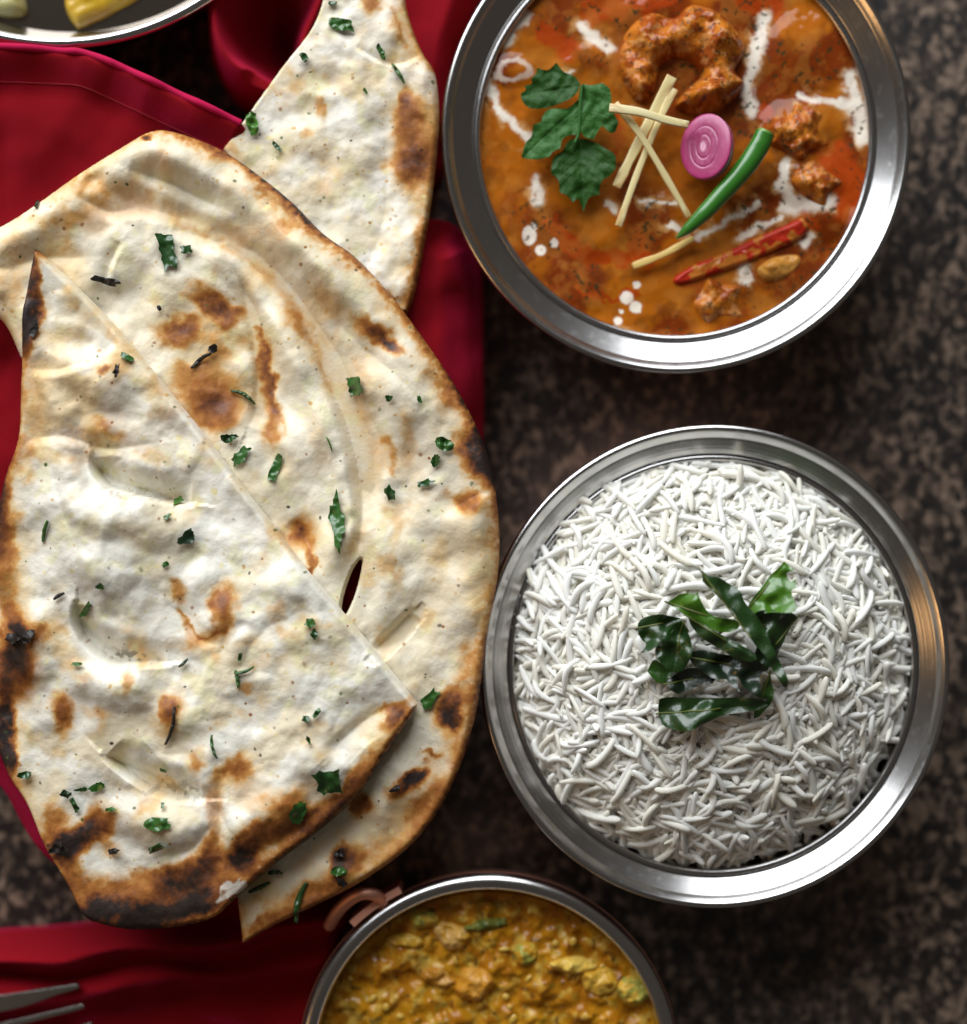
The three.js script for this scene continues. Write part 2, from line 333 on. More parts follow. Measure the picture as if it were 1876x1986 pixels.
const naanMat = (map) => phy({ map, roughness: 0.55, bumpMap: useIn(dough, 0.03), bumpScale: 0.00018, sheen: 0, specularIntensity: 0.6, clearcoat: 0.12, clearcoatRoughness: 0.35 });
const dome = (x, y, cx, cy, rx, ry, ang = 0) => { const c = Math.cos(ang * Math.PI / 180), s = Math.sin(ang * Math.PI / 180), u = ((x - cx) * c + (y - cy) * s) / rx, v = (-(x - cx) * s + (y - cy) * c) / ry, r = u * u + v * v; return r < 1 ? (1 - r) * (1 - r) : 0; };
// a crease: slopes gently on one side and rises steeply on the other
function crease(L, depth, slow, fast, x, y, taper = 1) {
  const [d, side, t] = lineDist(L, x, y);
  if (d > slow * 4) return 0;
  const q = d / (side > 0 ? fast * 2.2 : slow * 2.1); return q >= 1 ? 0 : -depth * (1 - q) * (1 - q) * (1 + 0.6 * q) * (taper ? Math.pow(Math.sin(Math.PI * clamp(t, 0.02, 0.98)), 0.6) : 1);
}
const curve = (p) => outlineOf(p.map(([x, y]) => [x, y]), 5, false);

// wedge at the top, partly under the big naan
const A_pts = [[640, -60, 1, 6, .1], [775, -60, 1, 9, .5], [790, 20, 0, 10, .5], [806, 70, 0, 10, .6], [822, 106, 1, 9, .5], [843, 140, 0, 14, .25], [851, 200, 0, 14, .35], [850, 270, 0, 12, .55], [838, 380, 0, 12, .5], [822, 480, 0, 10, .55], [806, 560, 0, 8, .6], [791, 608, 1, 8, .7], [740, 600, 0, 6, .1], [620, 520, 0, 6, .1], [520, 430, 0, 6, .1], [432, 290, 1, 6, .05], [540, 140, 0, 5, .02], [610, 45, 0, 5, .02]];
const A_cr = curve([[690, 92], [735, 118], [780, 124], [822, 104]]), A_cr2 = curve([[752, 180], [748, 260], [752, 340], [742, 440], [716, 520]]);
const naanA = sheet({
  pts: A_pts, cell: 3, h: 0.044, bottom: () => 0.0412,
  top: (x, y, d, er) => {
    const f = ss(0, 30, d);
    return 0.0424 + 0.0036 * round(d, er) + f * (0.0036 * (fbm(x / 70, y / 70, 61, 2) - 0.5) + 0.0006 * (fbm(x / 22, y / 22, 64, 2) - 0.5) + 0.0016 * dome(x, y, 835, 165, 45, 60) + crease(A_cr, 0.0022, 30, 4, x, y) + crease(A_cr2, 0.0012, 16, 34, x, y) + 0.0012 * dome(x, y, 800, 280, 50, 120) - 0.0009 * dome(x, y, 640, 160, 60, 40) - 0.001 * dome(x, y, 600, 225, 30, 45));
  },
});
tag(mesh('naan_bread', naanA.geo, naanMat(naanTexture(naanA, [[718, 10, 24, 17, 0, .55], [800, 275, 44, 88, 4, .62, .8], [795, 330, 34, 40, 0, .5], [790, 225, 24, 40, 20, .5], [815, 300, 25, 30, 0, .35], [786, 195, 12, 18, 0, .5], [845, 128, 20, 15, 0, .4], [620, 214, 9, 20, -15, .45], [600, 262, 10, 12, 0, .35], [640, 362, 16, 26, 0, .25], [752, 572, 14, 12, 0, .5], [762, 585, 12, 12, 0, .8], [700, 60, 30, 25, 0, .15], [690, 150, 50, 30, 0, .12], [590, 330, 60, 40, 0, .12], [812, 500, 12, 60, 8, .4]], [[curve([[786, 95], [770, 60], [760, 20]]), 9, .3]], 26, [0.80, 0.76, 0.67], 420, 300))), 'pointed naan wedge standing out behind the big naan near the cream topped curry', 'naan');

// the big naan
const B_pts = [[-80, 470, 1, 16, .2], [0, 436, 0, 16, .15], [70, 392, 0, 14, .2], [150, 335, 0, 14, .25], [230, 285, 0, 14, .3], [290, 252, 0, 14, .5], [340, 254, 0, 14, .6], [420, 284, 0, 14, .85], [480, 322, 0, 14, .97], [560, 385, 0, 14, .97], [625, 450, 0, 12, .9], [690, 498, 0, 12, .75], [760, 574, 0, 12, .6], [830, 668, 0, 12, .7], [890, 760, 0, 12, .8], [935, 852, 0, 12, .9], [958, 930, 0, 12, .85], [969, 1040, 0, 12, .6], [964, 1130, 0, 12, .6], [946, 1225, 0, 12, .6], [934, 1320, 0, 12, .75], [920, 1400, 0, 12, .7], [892, 1490, 0, 12, .6], [850, 1575, 0, 12, .6], [790, 1650, 0, 12, .65], [700, 1716, 0, 12, .6], [600, 1768, 0, 10, .65], [530, 1802, 0, 8, .6], [466, 1838, 1, 6, .55], [458, 1762, 1, 6, .25], [430, 1600, 0, 6, 0], [250, 1400, 0, 6, 0], [120, 1000, 0, 8, 0], [60, 740, 0, 10, .2], [36, 690, 0, 12, .3], [6, 628, 0, 14, .35], [-40, 590, 0, 16, .3], [-80, 570, 1, 16, .3]];
const rA = curve([[300, 300], [430, 366], [560, 466], [680, 596], [770, 726], [836, 850]]), rB = curve([[430, 500], [516, 606], [590, 740], [650, 880], [684, 980]]), vA = curve([[180, 350], [300, 400], [430, 450], [545, 560], [640, 700], [704, 830], [720, 930]]), vB = curve([[470, 560], [505, 680], [500, 800], [540, 900]]);
const slit = [[701, 1084], [697, 1118], [685, 1160], [668, 1194], [661, 1182], [668, 1146], [684, 1104]];
const bc = [
  [curve([[425, 470], [470, 560], [498, 660], [505, 760], [480, 830]]), 0.0021, 34, 7], [curve([[540, 540], [600, 630], [640, 740], [690, 850], [712, 940]]), 0.0023, 32, 8], [curve([[640, 700], [665, 800], [690, 900], [702, 1000], [690, 1090]]), 0.0022, 24, 8],
  [curve([[600, 560], [690, 660], [770, 730], [830, 800]]), 0.0009, 40, 12], [curve([[725, 1262], [762, 1226], [800, 1186]]), 0.0028, 6, 26], [curve([[150, 380], [210, 410], [270, 402], [340, 420]]), 0.0014, 22, 9], [curve([[330, 440], [420, 470], [520, 520], [600, 600]]), 0.0016, 20, 10],
  [curve([[205, 545], [215, 505], [235, 470]]), 0.0014, 14, 5], [curve([[860, 1000], [930, 960], [955, 965]]), 0.0012, 16, 6], [curve([[560, 1010], [600, 1060], [640, 1150]]), 0.0012, 18, 8], [curve([[700, 770], [740, 860], [745, 930]]), 0.0010, 18, 7],
  [curve([[250, 330], [330, 355], [420, 400]]), 0.0013, 20, 9], [curve([[20, 520], [90, 500], [170, 500]]), 0.0011, 22, 10],
];
const B_base = (x, y) => 0.0476 - 0.003 * ss(1500, 1850, y) + 0.0006 * ss(700, 950, x) * ss(1500, 1300, y);
const naanB = sheet({
  pts: B_pts, holes: [slit], cell: 3, h: 0.052, bottom: B_base,
  top: (x, y, d, er) => {
    const f = ss(0, 36, d);
    let t = 0.0010 + 0.0036 * round(d, er * 1.4) + 0.0026 * Math.exp(-(((d - 46) / 34) ** 2)) * ss(1500, 900, y);
    t += f * (0.0062 * (fbm(x / 105, y / 105, 81, 2) - 0.5) + 0.0009 * (fbm(x / 34, y / 34, 84, 2) - 0.5) + 0.00018 * (fbm(x / 11, y / 11, 89, 2) - 0.5) + 1.3 * ( 0.0016 * dome(x, y, 840, 1030, 100, 110) + 0.0016 * dome(x, y, 560, 690, 60, 110, -20) + 0.0012 * dome(x, y, 780, 800, 60, 90) - 0.0014 * dome(x, y, 415, 590, 60, 40, 35) - 0.001 * dome(x, y, 735, 650, 70, 34, 32) + 0.0012 * dome(x, y, 770, 1300, 90, 80) - 0.0012 * dome(x, y, 585, 1035, 40, 50)));
    t += f * (ridge(rA, 30, 0.0024, x, y) + ridge(rB, 24, 0.0022, x, y) - ridge(vA, 20, 0.0018, x, y) - ridge(vB, 18, 0.0014, x, y));
    for (const [L, dp, sl, fa] of bc) t += f * crease(L, dp * 1.75, sl * 1.15, fa * 1.3, x, y);
    return B_base(x, y) + Math.max(0.0009, t);
  },
});
tag(mesh('naan_bread', naanB.geo, naanMat(naanTexture(naanB, [
  [415, 590, 50, 26, 35, .72], [440, 612, 28, 18, 20, .4], [345, 645, 42, 28, 5, .62], [360, 625, 22, 14, 0, .35], [395, 762, 62, 52, 25, .62], [420, 800, 44, 40, 0, .5], [400, 700, 50, 14, -20, .35], [735, 650, 52, 20, 33, .75], [760, 668, 16, 8, 20, .6], [583, 1032, 30, 36, 20, .86, .8], [600, 1092, 9, 36, 5, .62], [518, 740, 12, 58, -6, .5], [528, 826, 20, 34, 0, .5],
  [930, 880, 36, 44, -20, .82], [940, 905, 18, 30, 0, .55], [905, 972, 32, 20, 10, .6], [790, 840, 16, 48, 0, .32], [770, 1130, 14, 24, 0, .3], [872, 1372, 26, 40, 20, .8], [880, 1395, 16, 18, 0, .7], [790, 1516, 44, 18, -38, .88, .7], [806, 1504, 22, 12, -38, .8], [700, 1556, 22, 26, 0, .68], [672, 1668, 30, 22, 0, .72], [655, 1680, 14, 30, 0, .5], [832, 1463, 20, 9, 10, .55], [290, 270, 11, 9, 0, .8], [300, 320, 60, 20, 20, .15], [40, 486, 26, 26, 0, .3], [20, 560, 30, 40, 0, .3], [230, 400, 90, 26, 10, .16], [470, 450, 40, 24, 20, .18], [560, 600, 20, 60, -25, .22], [700, 760, 20, 70, -15, .2], [830, 1200, 14, 18, 0, .25], [600, 1740, 70, 26, -25, .45], [840, 1560, 30, 60, 35, .32], [900, 1290, 26, 40, 10, .3], [510, 1800, 40, 16, -30, .4], [760, 1600, 90, 50, -40, .24, .65], [640, 1700, 90, 40, -25, .24, .65], [860, 1480, 40, 70, 30, .22, .65], [540, 470, 60, 30, 35, .2], [640, 580, 26, 60, -35, .24], [180, 430, 60, 26, 0, .2], [120, 520, 60, 30, 0, .16], [720, 720, 24, 60, -25, .24], [860, 760, 24, 40, -20, .2], [780, 900, 30, 26, 0, .22], [850, 1080, 20, 40, 0, .2], [590, 1130, 14, 26, 0, .4], [390, 640, 60, 30, 20, .2], [740, 870, 22, 26, 0, .25], [620, 860, 20, 50, -10, .14]],  // wide soft spots low on the rim paint a warm glow as toast
[[curve([[500, 640], [520, 720], [530, 800]]), 10, .5], [curve([[745, 850], [760, 880], [762, 920]]), 7, .3], [vA, 34, .2], [vB, 30, .22], [curve([[560, 600], [610, 680], [640, 760]]), 14, .3], [curve([[330, 420], [430, 470], [520, 540]]), 12, .2]], 28, [0.79, 0.725, 0.585], 1200, 400))), 'large blistered naan in the middle, with a torn slit showing red napkin', 'naan');  // vA and vB lines put the valley shading into the colour, golden

// the folded front piece
const C_pts = [[72, 484, 1, 4, .9], [110, 520, 0, 8, 0], [180, 588, 0, 8, 0], [252, 668, 0, 8, 0], [380, 826, 0, 8, 0], [500, 984, 0, 8, 0], [600, 1112, 0, 8, 0], [692, 1222, 0, 8, 0], [770, 1318, 0, 8, 0], [809, 1368, 1, 4, .3], [796, 1394, 1, 8, .9], [745, 1466, 0, 12, .95], [690, 1548, 0, 12, .95], [610, 1620, 0, 12, .95], [540, 1672, 0, 12, .95], [470, 1732, 0, 8, .95], [428, 1772, 1, 5, .7], [400, 1788, 0, 10, 1], [330, 1806, 0, 12, 1.1], [240, 1812, 0, 12, 1.1], [170, 1796, 0, 10, 1], [150, 1778, 1, 4, .6], [120, 1718, 0, 4, .3], [78, 1648, 0, 4, .25], [44, 1566, 0, 4, .3], [4, 1502, 0, 5, .9], [-30, 1400, 0, 10, 1.1], [-46, 1250, 0, 12, 1.1], [-26, 1080, 0, 12, .9], [2, 940, 0, 10, .8], [34, 850, 0, 10, .55], [40, 760, 0, 10, .5], [44, 690, 0, 8, .55], [48, 610, 0, 6, .95], [60, 540, 0, 5, 1]];
// support: the big naan where there is one, sagging softly beyond it
const sup = (() => {
  const c = 10, x0 = -120, y0 = 420, W = 110, H = 150; let F = new Float32Array(W * H);
  const raw = (x, y) => { const t = naanB.topPx(x, y); return t > 0 ? t : 0.0528 - 0.0075 * ss(0, 220, -naanB.dist(x, y)); };
  for (let j = 0; j < H; j++) for (let i = 0; i < W; i++) F[j * W + i] = raw(x0 + i * c, y0 + j * c);
  for (let pass = 0; pass < 3; pass++) {
    const G = new Float32Array(W * H), r = 4;
    for (let j = 0; j < H; j++) for (let i = 0; i < W; i++) { let s = 0, n = 0; for (let b = -r; b <= r; b++) for (let a = -r; a <= r; a++) { const p = i + a, q = j + b; if (p >= 0 && q >= 0 && p < W && q < H) { s += F[q * W + p]; n++; } } G[j * W + i] = s / n; }
    F = G;
  }
  return (x, y) => {
    const fx = clamp((x - x0) / c, 0, W - 1.01), fy = clamp((y - y0) / c, 0, H - 1.01), i = fx | 0, j = fy | 0, u = fx - i, v = fy - j, k = j * W + i;
    return Math.max(lerp(lerp(F[k], F[k + 1], u), lerp(F[k + W], F[k + W + 1], u), v), naanB.topPx(x, y)) + 0.0004;
  };
})();
const d1 = curve([[184, 890], [190, 912], [215, 940], [265, 955], [320, 968], [372, 976]]), d2 = curve([[150, 1170], [148, 1200], [160, 1232], [190, 1262], [228, 1282], [270, 1284], [330, 1284]]), d3 = curve([[205, 1466], [228, 1486], [265, 1512], [310, 1536], [350, 1545], [396, 1548]]);
const C_h = (x, y) => {
  let t = 0;
  t += crease(d1, 0.0078, 30, 5, x, y) + crease(d2, 0.0066, 26, 5, x, y) + crease(d3, 0.0076, 34, 5, x, y);
  t += 0.0022 * dome(x, y, 240, 1085, 150, 130) + 0.0026 * dome(x, y, 280, 1010, 190, 60, 14) + 0.0022 * dome(x, y, 210, 1330, 120, 50, 14) + 0.0026 * dome(x, y, 300, 1600, 150, 60, 16) + 0.0018 * dome(x, y, 610, 1290, 150, 110, 40) + 0.0016 * dome(x, y, 335, 1390, 50, 60) + 0.0016 * dome(x, y, 430, 1190, 46, 60) + 0.0024 * dome(x, y, 60, 1240, 70, 130) + 0.0020 * dome(x, y, 510, 1590, 110, 60, -30) + 0.0022 * dome(x, y, 180, 730, 110, 60, 30) - 0.0018 * dome(x, y, 150, 670, 90, 40, 20) + 0.0016 * dome(x, y, 190, 850, 110, 50);
  t += crease(curve([[350, 1150], [365, 1210], [390, 1240], [430, 1250]]), 0.0011, 18, 7, x, y) + crease(curve([[60, 715], [120, 720], [200, 690], [230, 660]]), 0.0014, 26, 8, x, y) + crease(curve([[640, 1460], [690, 1410], [770, 1360]]), 0.0014, 10, 26, x, y) + crease(curve([[425, 1660], [430, 1590], [425, 1500]]), 0.0012, 18, 9, x, y) + crease(curve([[40, 860], [120, 845], [210, 870], [300, 860]]), 0.0012, 24, 9, x, y) + crease(curve([[330, 1660], [375, 1645], [410, 1600]]), 0.0012, 20, 9, x, y);
  return t;
};
const naanC = sheet({
  pts: C_pts, cell: 3, h: 0.058, bottom: sup,
  top: (x, y, d, er) => {
    const f = ss(0, 40, d);
    let t = 0.0044 + 0.0040 * round(d, er * 1.5) + f * (1.35 * C_h(x, y) + 0.0036 * (fbm(x / 90, y / 90, 141, 2) - 0.5) + 0.0008 * (fbm(x / 32, y / 32, 144, 2) - 0.5) + 0.00018 * (fbm(x / 10, y / 10, 149, 2) - 0.5));
    return sup(x, y) + Math.max(0.0008, t);
  },
});
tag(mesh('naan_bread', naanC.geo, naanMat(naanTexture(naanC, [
  [62, 640, 14, 46, 5, .8], [70, 570, 12, 60, 3, .72], [66, 610, 20, 26, 0, .6], [210, 716, 14, 8, -30, .6], [55, 660, 20, 30, 0, .5], [140, 655, 40, 20, 0, .2], [428, 1160, 20, 28, 15, .52], [445, 1195, 18, 44, 10, .55], [432, 1176, 16, 20, 0, .3], [350, 1145, 12, 28, -20, .5], [362, 1205, 8, 30, -30, .35], [370, 1245, 36, 14, -10, .3], [334, 1378, 26, 46, 8, .72, .8], [330, 1368, 16, 24, 0, .4], [122, 1384, 16, 30, 0, .62], [464, 1490, 30, 26, 10, .56], [455, 1482, 14, 14, 0, .35], [250, 1322, 10, 22, 0, .45], [480, 1332, 13, 12, 0, .42], [382, 1474, 20, 22, 20, .5], [540, 1175, 12, 22, 0, .32], [170, 1316, 16, 12, 0, .3], [170, 740, 100, 60, 30, .2, .65], [250, 850, 120, 50, 10, .16, .65], [130, 860, 60, 60, 0, .16, .65], [320, 800, 24, 20, 0, .3], [215, 830, 12, 10, 0, .3], [70, 780, 24, 80, 0, .25], [200, 1380, 14, 12, 0, .25],  // wide soft spots on the upper part paint its slope shading golden
  [36, 1252, 34, 60, 8, .86, .6], [26, 1300, 44, 60, 0, .7], [40, 1228, 22, 22, 0, .92], [20, 1190, 24, 24, 0, .5], [80, 1225, 18, 14, 0, .55], [6, 1410, 16, 70, 4, .95], [14, 1480, 16, 30, 0, .9], [10, 1140, 30, 40, 0, .45], [-4, 1040, 24, 60, 0, .7], [0, 960, 18, 60, 0, .6],
  [160, 1620, 46, 24, -28, .93, .6], [196, 1598, 28, 34, 0, .6], [118, 1650, 40, 24, -20, .9], [100, 1600, 26, 40, 20, .6], [210, 1650, 24, 16, 0, .4], [190, 1738, 100, 34, 8, .5, .5], [300, 1738, 100, 30, -6, .48, .5], [280, 1700, 30, 16, 0, .45], [360, 1735, 60, 40, 0, .5], [250, 1780, 80, 26, 5, .92], [370, 1760, 60, 24, -18, .94], [310, 1775, 60, 18, 0, .8], [180, 1770, 30, 20, 0, .85], [390, 1690, 26, 44, 10, .74], [345, 1700, 40, 30, -30, .7], [130, 1690, 24, 40, 0, .5],
  [470, 1650, 40, 32, -25, .8], [460, 1664, 24, 22, 0, .55], [505, 1610, 36, 22, 0, .55], [548, 1578, 62, 24, -32, .55], [566, 1596, 50, 16, -35, .45], [610, 1590, 70, 22, -40, .7], [420, 1560, 14, 60, 5, .35], [410, 1660, 20, 40, 0, .62], [440, 1710, 26, 30, 0, .55], [690, 1510, 60, 16, -55, .6], [770, 1385, 36, 16, -45, .72], [750, 1372, 20, 10, -30, .5], [490, 1540, 46, 24, -10, .3], [560, 1540, 60, 20, -20, .3], [410, 1400, 30, 18, 0, .1], [250, 1570, 40, 20, 0, .06]],
[[curve([[350, 1180], [375, 1215], [400, 1240], [440, 1225]]), 6, .34], [curve([[30, 1000], [20, 1100]]), 14, .4]], 17, [0.81, 0.785, 0.70], 900, 500, [456, 1722, 34, 11], [[262, 1278, 58, 12, 0.75, [0.10, 0.09, 0.08]], [230, 1268, 40, 18, 0.5, [0.2, 0.17, 0.13]], [362, 1534, 44, 22, 0.6, [0.16, 0.14, 0.11]], [300, 1528, 50, 10, 0.5, [0.2, 0.16, 0.11]], [250, 952, 60, 14, 0.55, [0.3, 0.22, 0.13]], [320, 966, 50, 10, 0.4, [0.28, 0.2, 0.12]], [156, 1226, 12, 40, 0.35, [0.3, 0.25, 0.18]]]))), 'front piece of naan with a straight cut edge and a charred lower corner', 'naan');  // last list: ash specks in the dents, also darkened to paint their shade

// ---------------------------------------------------------------- chopped coriander and charred flakes on the naan
const greens = [rgb(0.028, 0.105, 0.014), rgb(0.015, 0.062, 0.010), rgb(0.055, 0.17, 0.018), rgb(0.009, 0.032, 0.011)].map((color) => phy({ color, roughness: 0.38, clearcoat: 0.4, clearcoatRoughness: 0.2 }));
const darkMat = std({ color: rgb(0.016, 0.012, 0.010), roughness: 0.5 });
function flakePts(kind, L, W, ang) {
  const lob = 2 + Math.floor(rnd() * 4), ph = rnd() * 6.28, c = Math.cos(ang * Math.PI / 180), s = Math.sin(ang * Math.PI / 180), p = [], n = kind === 'leaf' ? 22 : kind === 'stick' ? 8 : 13;
  if (kind === 'stick') { const bend = rr(-0.12, 0.12) * L; for (let i = 0; i <= 4; i++) { const t = i / 4; p.push([(t - 0.5) * L, -W / 2 * (0.6 + 0.4 * Math.sin(3.14 * t)) + bend * Math.sin(3.14 * t), 1]); } for (let i = 4; i >= 0; i--) { const t = i / 4; p.push([(t - 0.5) * L, W / 2 * (0.5 + 0.5 * Math.sin(3.14 * t)) + bend * Math.sin(3.14 * t), 1]); } }
  else for (let i = 0; i < n; i++) { const a = i / n * 6.2832, r = kind === 'leaf' ? (0.84 + 0.18 * Math.cos(a * lob + ph)) * (i % 2 ? 0.88 : 1.07) * rr(0.86, 1.14) : rr(0.66, 1.16), q = kind === 'shred' ? 0.72 : 1; p.push([L / 2 * r * Math.sign(Math.cos(a)) * Math.pow(Math.abs(Math.cos(a)), q), W / 2 * r * Math.sign(Math.sin(a)) * Math.pow(Math.abs(Math.sin(a)), q), kind === 'shred' && rnd() < 0.5 ? 1 : 0]); }
  return p.map(([x, y, k]) => [x * c - y * s, x * s + y * c, k]);
}
function flake(S, x, y, L, W, ang, kind, mat, name, label, category, group) {
  const k = rnd() * 100, cu = rr(0.5, 1.6) * 0.001, pts = flakePts(kind, L, W, ang).map(([a, b, c]) => [x + a, y + b, c]);
  const lift = (u, v) => Math.max(S.topPx(u, v), S.topPx(x, y) - 0.002) + 0.00025 + cu * (fbm(u / 11 + k, v / 11, 3, 2)) * 1.6 + (kind === 'leaf' ? 0.0006 * Math.abs(Math.sin((u - x) / L * 3)) : 0);
  const th = kind === 'stick' ? 0.0007 : mat === darkMat ? 0.0009 : 0.00028;
  const g = sheet({ pts, cell: Math.max(1.4, Math.min(L, W) / 9), h: S.h, n: 2, bottom: (u, v) => lift(u, v) - 0.0002, top: (u, v, d) => lift(u, v) + th * (kind === 'stick' ? round(d, W / 2) : 1) });
  return tag(mesh(name, g.geo, mat), label, category, group);
}
const GC = 'chopped coriander on the naan', GF = 'charred flakes on the naan';
const bits = [
  [naanA, 663, 52, 54, 24, 12, 'shred', 0, 'flat coriander shred near the tip of the pointed naan wedge'], [naanA, 492, 243, 34, 44, 0, 'leaf', 2, 'bright curly coriander sprig at the cut left edge of the naan wedge'], [naanA, 592, 117, 20, 14, 55, 'shred', 1, 'small dull coriander bit by the left cut edge of the naan wedge'],
  [naanA, 740, 104, 32, 12, 62, 'shred', 0, 'upper of two coriander strips on the crest of the naan wedge'], [naanA, 773, 146, 46, 8, 58, 'stick', 0, 'lower, thinner of two coriander strips on the naan wedge'], [naanA, 540, 288, 26, 9, 42, 'shred', 1, 'small coriander strip on the naan wedge close to the big naan'], [naanA, 710, 181, 13, 7, 50, 'shred', 0, 'tiny coriander speck in the middle of the naan wedge'], [naanA, 647, 10, 18, 9, 0, 'shred', 1, 'dark coriander bit on the top left edge of the naan wedge'],
  [naanB, 326, 487, 92, 40, 80, 'leaf', 1, 'large dark coriander leaf on the upper part of the big naan'], [naanB, 363, 485, 28, 20, 10, 'leaf', 1, 'small curled coriander bit just right of the large dark coriander leaf'], [naanB, 72, 396, 14, 18, 0, 'leaf', 3, 'dark coriander bit at the upper left edge of the big naan'],
  [naanB, 470, 770, 54, 8, 30, 'stick', 1, 'thin coriander stem beside the brown blister on the big naan'], [naanB, 688, 749, 34, 48, -10, 'leaf', 0, 'coriander leaf piece below the glossy brown blister on the big naan'], [naanB, 756, 774, 17, 14, 0, 'leaf', 1, 'little round coriander bit on the big naan, above the curled sprig'], [naanB, 815, 777, 8, 16, -20, 'shred', 0, 'tiny thin coriander bit close to the right rim of the big naan'],
  [naanB, 862, 862, 42, 32, 0, 'leaf', 0, 'curled coriander sprig near the right rim of the big naan'], [naanB, 845, 894, 16, 36, 14, 'leaf', 1, 'narrow tail of coriander below the curled sprig on the big naan'], [naanB, 825, 937, 38, 16, -12, 'leaf', 1, 'flat dark coriander bit below the curled sprig, toward the rim'], [naanB, 757, 957, 24, 34, -20, 'leaf', 1, 'coriander bit right of the longest coriander strip on the big naan'],
  [naanB, 655, 1010, 112, 34, 84, 'leaf', 0, 'longest coriander strip, above the torn slit of the big naan'], [naanB, 535, 907, 60, 20, -68, 'shred', 0, 'upright coriander strip left of the longest coriander strip'], [naanB, 468, 885, 56, 26, -50, 'leaf', 0, 'coriander shred beside the cut edge of the front naan, on the big naan'], [naanB, 446, 850, 40, 20, -8, 'leaf', 1, 'coriander bit with a dark end just below the brown blister'],
  [naanB, 640, 862, 30, 4, 70, 'stick', 2, 'hair thin coriander thread in the middle of the big naan'], [naanB, 833, 1357, 50, 24, -52, 'shred', 0, 'coriander shred on the big naan just right of the front naan corner'], [naanB, 583, 1755, 84, 13, -75, 'stick', 1, 'long coriander stem near the lower cut end of the big naan'], [naanB, 535, 1692, 30, 10, 4, 'shred', 1, 'small coriander shred under the charred edge of the front naan'], [naanB, 503, 1722, 46, 9, -26, 'stick', 1, 'slanted coriander stem beside the lower cut end of the big naan'], [naanB, 658, 1690, 36, 26, 10, 'leaf', 0, 'coriander tuft with charred specks on the lower rim of the big naan'],
  [naanC, 366, 1043, 42, 30, -40, 'leaf', 3, 'dark curled coriander leaf in the middle of the front naan'], [naanC, 345, 970, 24, 15, -20, 'leaf', 2, 'bright green coriander bit in the top crease of the front naan'], [naanC, 330, 1001, 18, 9, -35, 'shred', 0, 'tiny coriander bit just under the top crease of the front naan'], [naanC, 253, 694, 28, 12, 30, 'shred', 0, 'coriander shred at the upper cut edge of the front naan'], [naanC, 92, 1030, 44, 9, -72, 'stick', 0, 'upright thin coriander stem near the left edge of the front naan'], [naanC, 326, 1094, 15, 10, -30, 'shred', 0, 'tiny coriander triangle below the dark curled leaf'],
  [naanC, 205, 1136, 20, 14, 0, 'leaf', 1, 'small dark coriander bit above the middle crease of the front naan'], [naanC, 168, 1183, 44, 13, -52, 'shred', 0, 'slanted coriander strip in the middle crease of the front naan'], [naanC, 154, 1286, 24, 10, -6, 'leaf', 0, 'small coriander bit below the middle crease of the front naan'], [naanC, 605, 1206, 24, 22, 0, 'leaf', 0, 'upper half of the coriander pair near the long cut edge'], [naanC, 613, 1228, 16, 24, 0, 'leaf', 1, 'lower half of the coriander pair near the long cut edge'],
  [naanC, 477, 1297, 40, 7, -18, 'stick', 0, 'top stroke of the hooked coriander stem on the front naan'], [naanC, 463, 1315, 36, 8, 80, 'stick', 0, 'upright stroke of the hooked coriander stem on the front naan'], [naanC, 470, 1272, 20, 7, -80, 'shred', 0, 'small coriander strip just above the hooked stem'], [naanC, 420, 1445, 48, 7, 78, 'stick', 0, 'thin curved coriander stem right of the oval brown blister'], [naanC, 597, 1391, 22, 13, 10, 'leaf', 1, 'dark coriander bit of a close pair on the right of the front naan'], [naanC, 617, 1379, 26, 11, -55, 'shred', 0, 'pale coriander bit of a close pair on the right of the front naan'],
  [naanC, 602, 1431, 22, 9, 70, 'leaf', 0, 'small upright coriander bit below the close pair'], [naanC, 640, 1513, 64, 56, 10, 'leaf', 1, 'large folded coriander leaf by the toasted right edge of the front naan'], [naanC, 580, 1573, 40, 46, 20, 'leaf', 0, 'frilled coriander leaf on the browned patch of the front naan'], [naanC, 188, 1527, 34, 22, 0, 'leaf', 0, 'three lobed coriander bit below the lowest crease'], [naanC, 156, 1533, 30, 10, -8, 'leaf', 0, 'flat coriander strip left of the three lobed bit'],
  [naanC, 310, 1592, 58, 27, 5, 'shred', 0, 'bright ribbed coriander piece in the white hollow of the front naan'], [naanC, 305, 1642, 42, 18, -24, 'shred', 0, 'pointed coriander piece below the bright ribbed piece'], [naanC, 142, 1565, 34, 11, 64, 'shred', 1, 'slanted coriander shred above the charred lower left edge'], [naanC, 125, 1542, 26, 18, 10, 'leaf', 3, 'dark coriander cluster above the slanted shred'], [naanC, 45, 1505, 26, 20, -20, 'leaf', 1, 'coriander bit at the charred left edge of the front naan'], [naanC, 318, 1493, 17, 8, 20, 'shred', 0, 'small coriander bit above the lowest crease'], [naanC, 216, 1569, 22, 8, -8, 'shred', 0, 'small flat coriander bit right of the slanted shred'], [naanC, 320, 1558, 7, 13, 0, 'shred', 0, 'tiny coriander bit just above the bright ribbed piece'], [naanC, 359, 1284, 24, 7, -42, 'stick', 3, 'thin dark coriander stem under the brown streak'],
];
for (const [S, x, y, L, W, a, kind, m, label] of bits) flake(S, x, y, L, W, a, kind, greens[m], 'coriander_piece', label, 'coriander', GC);
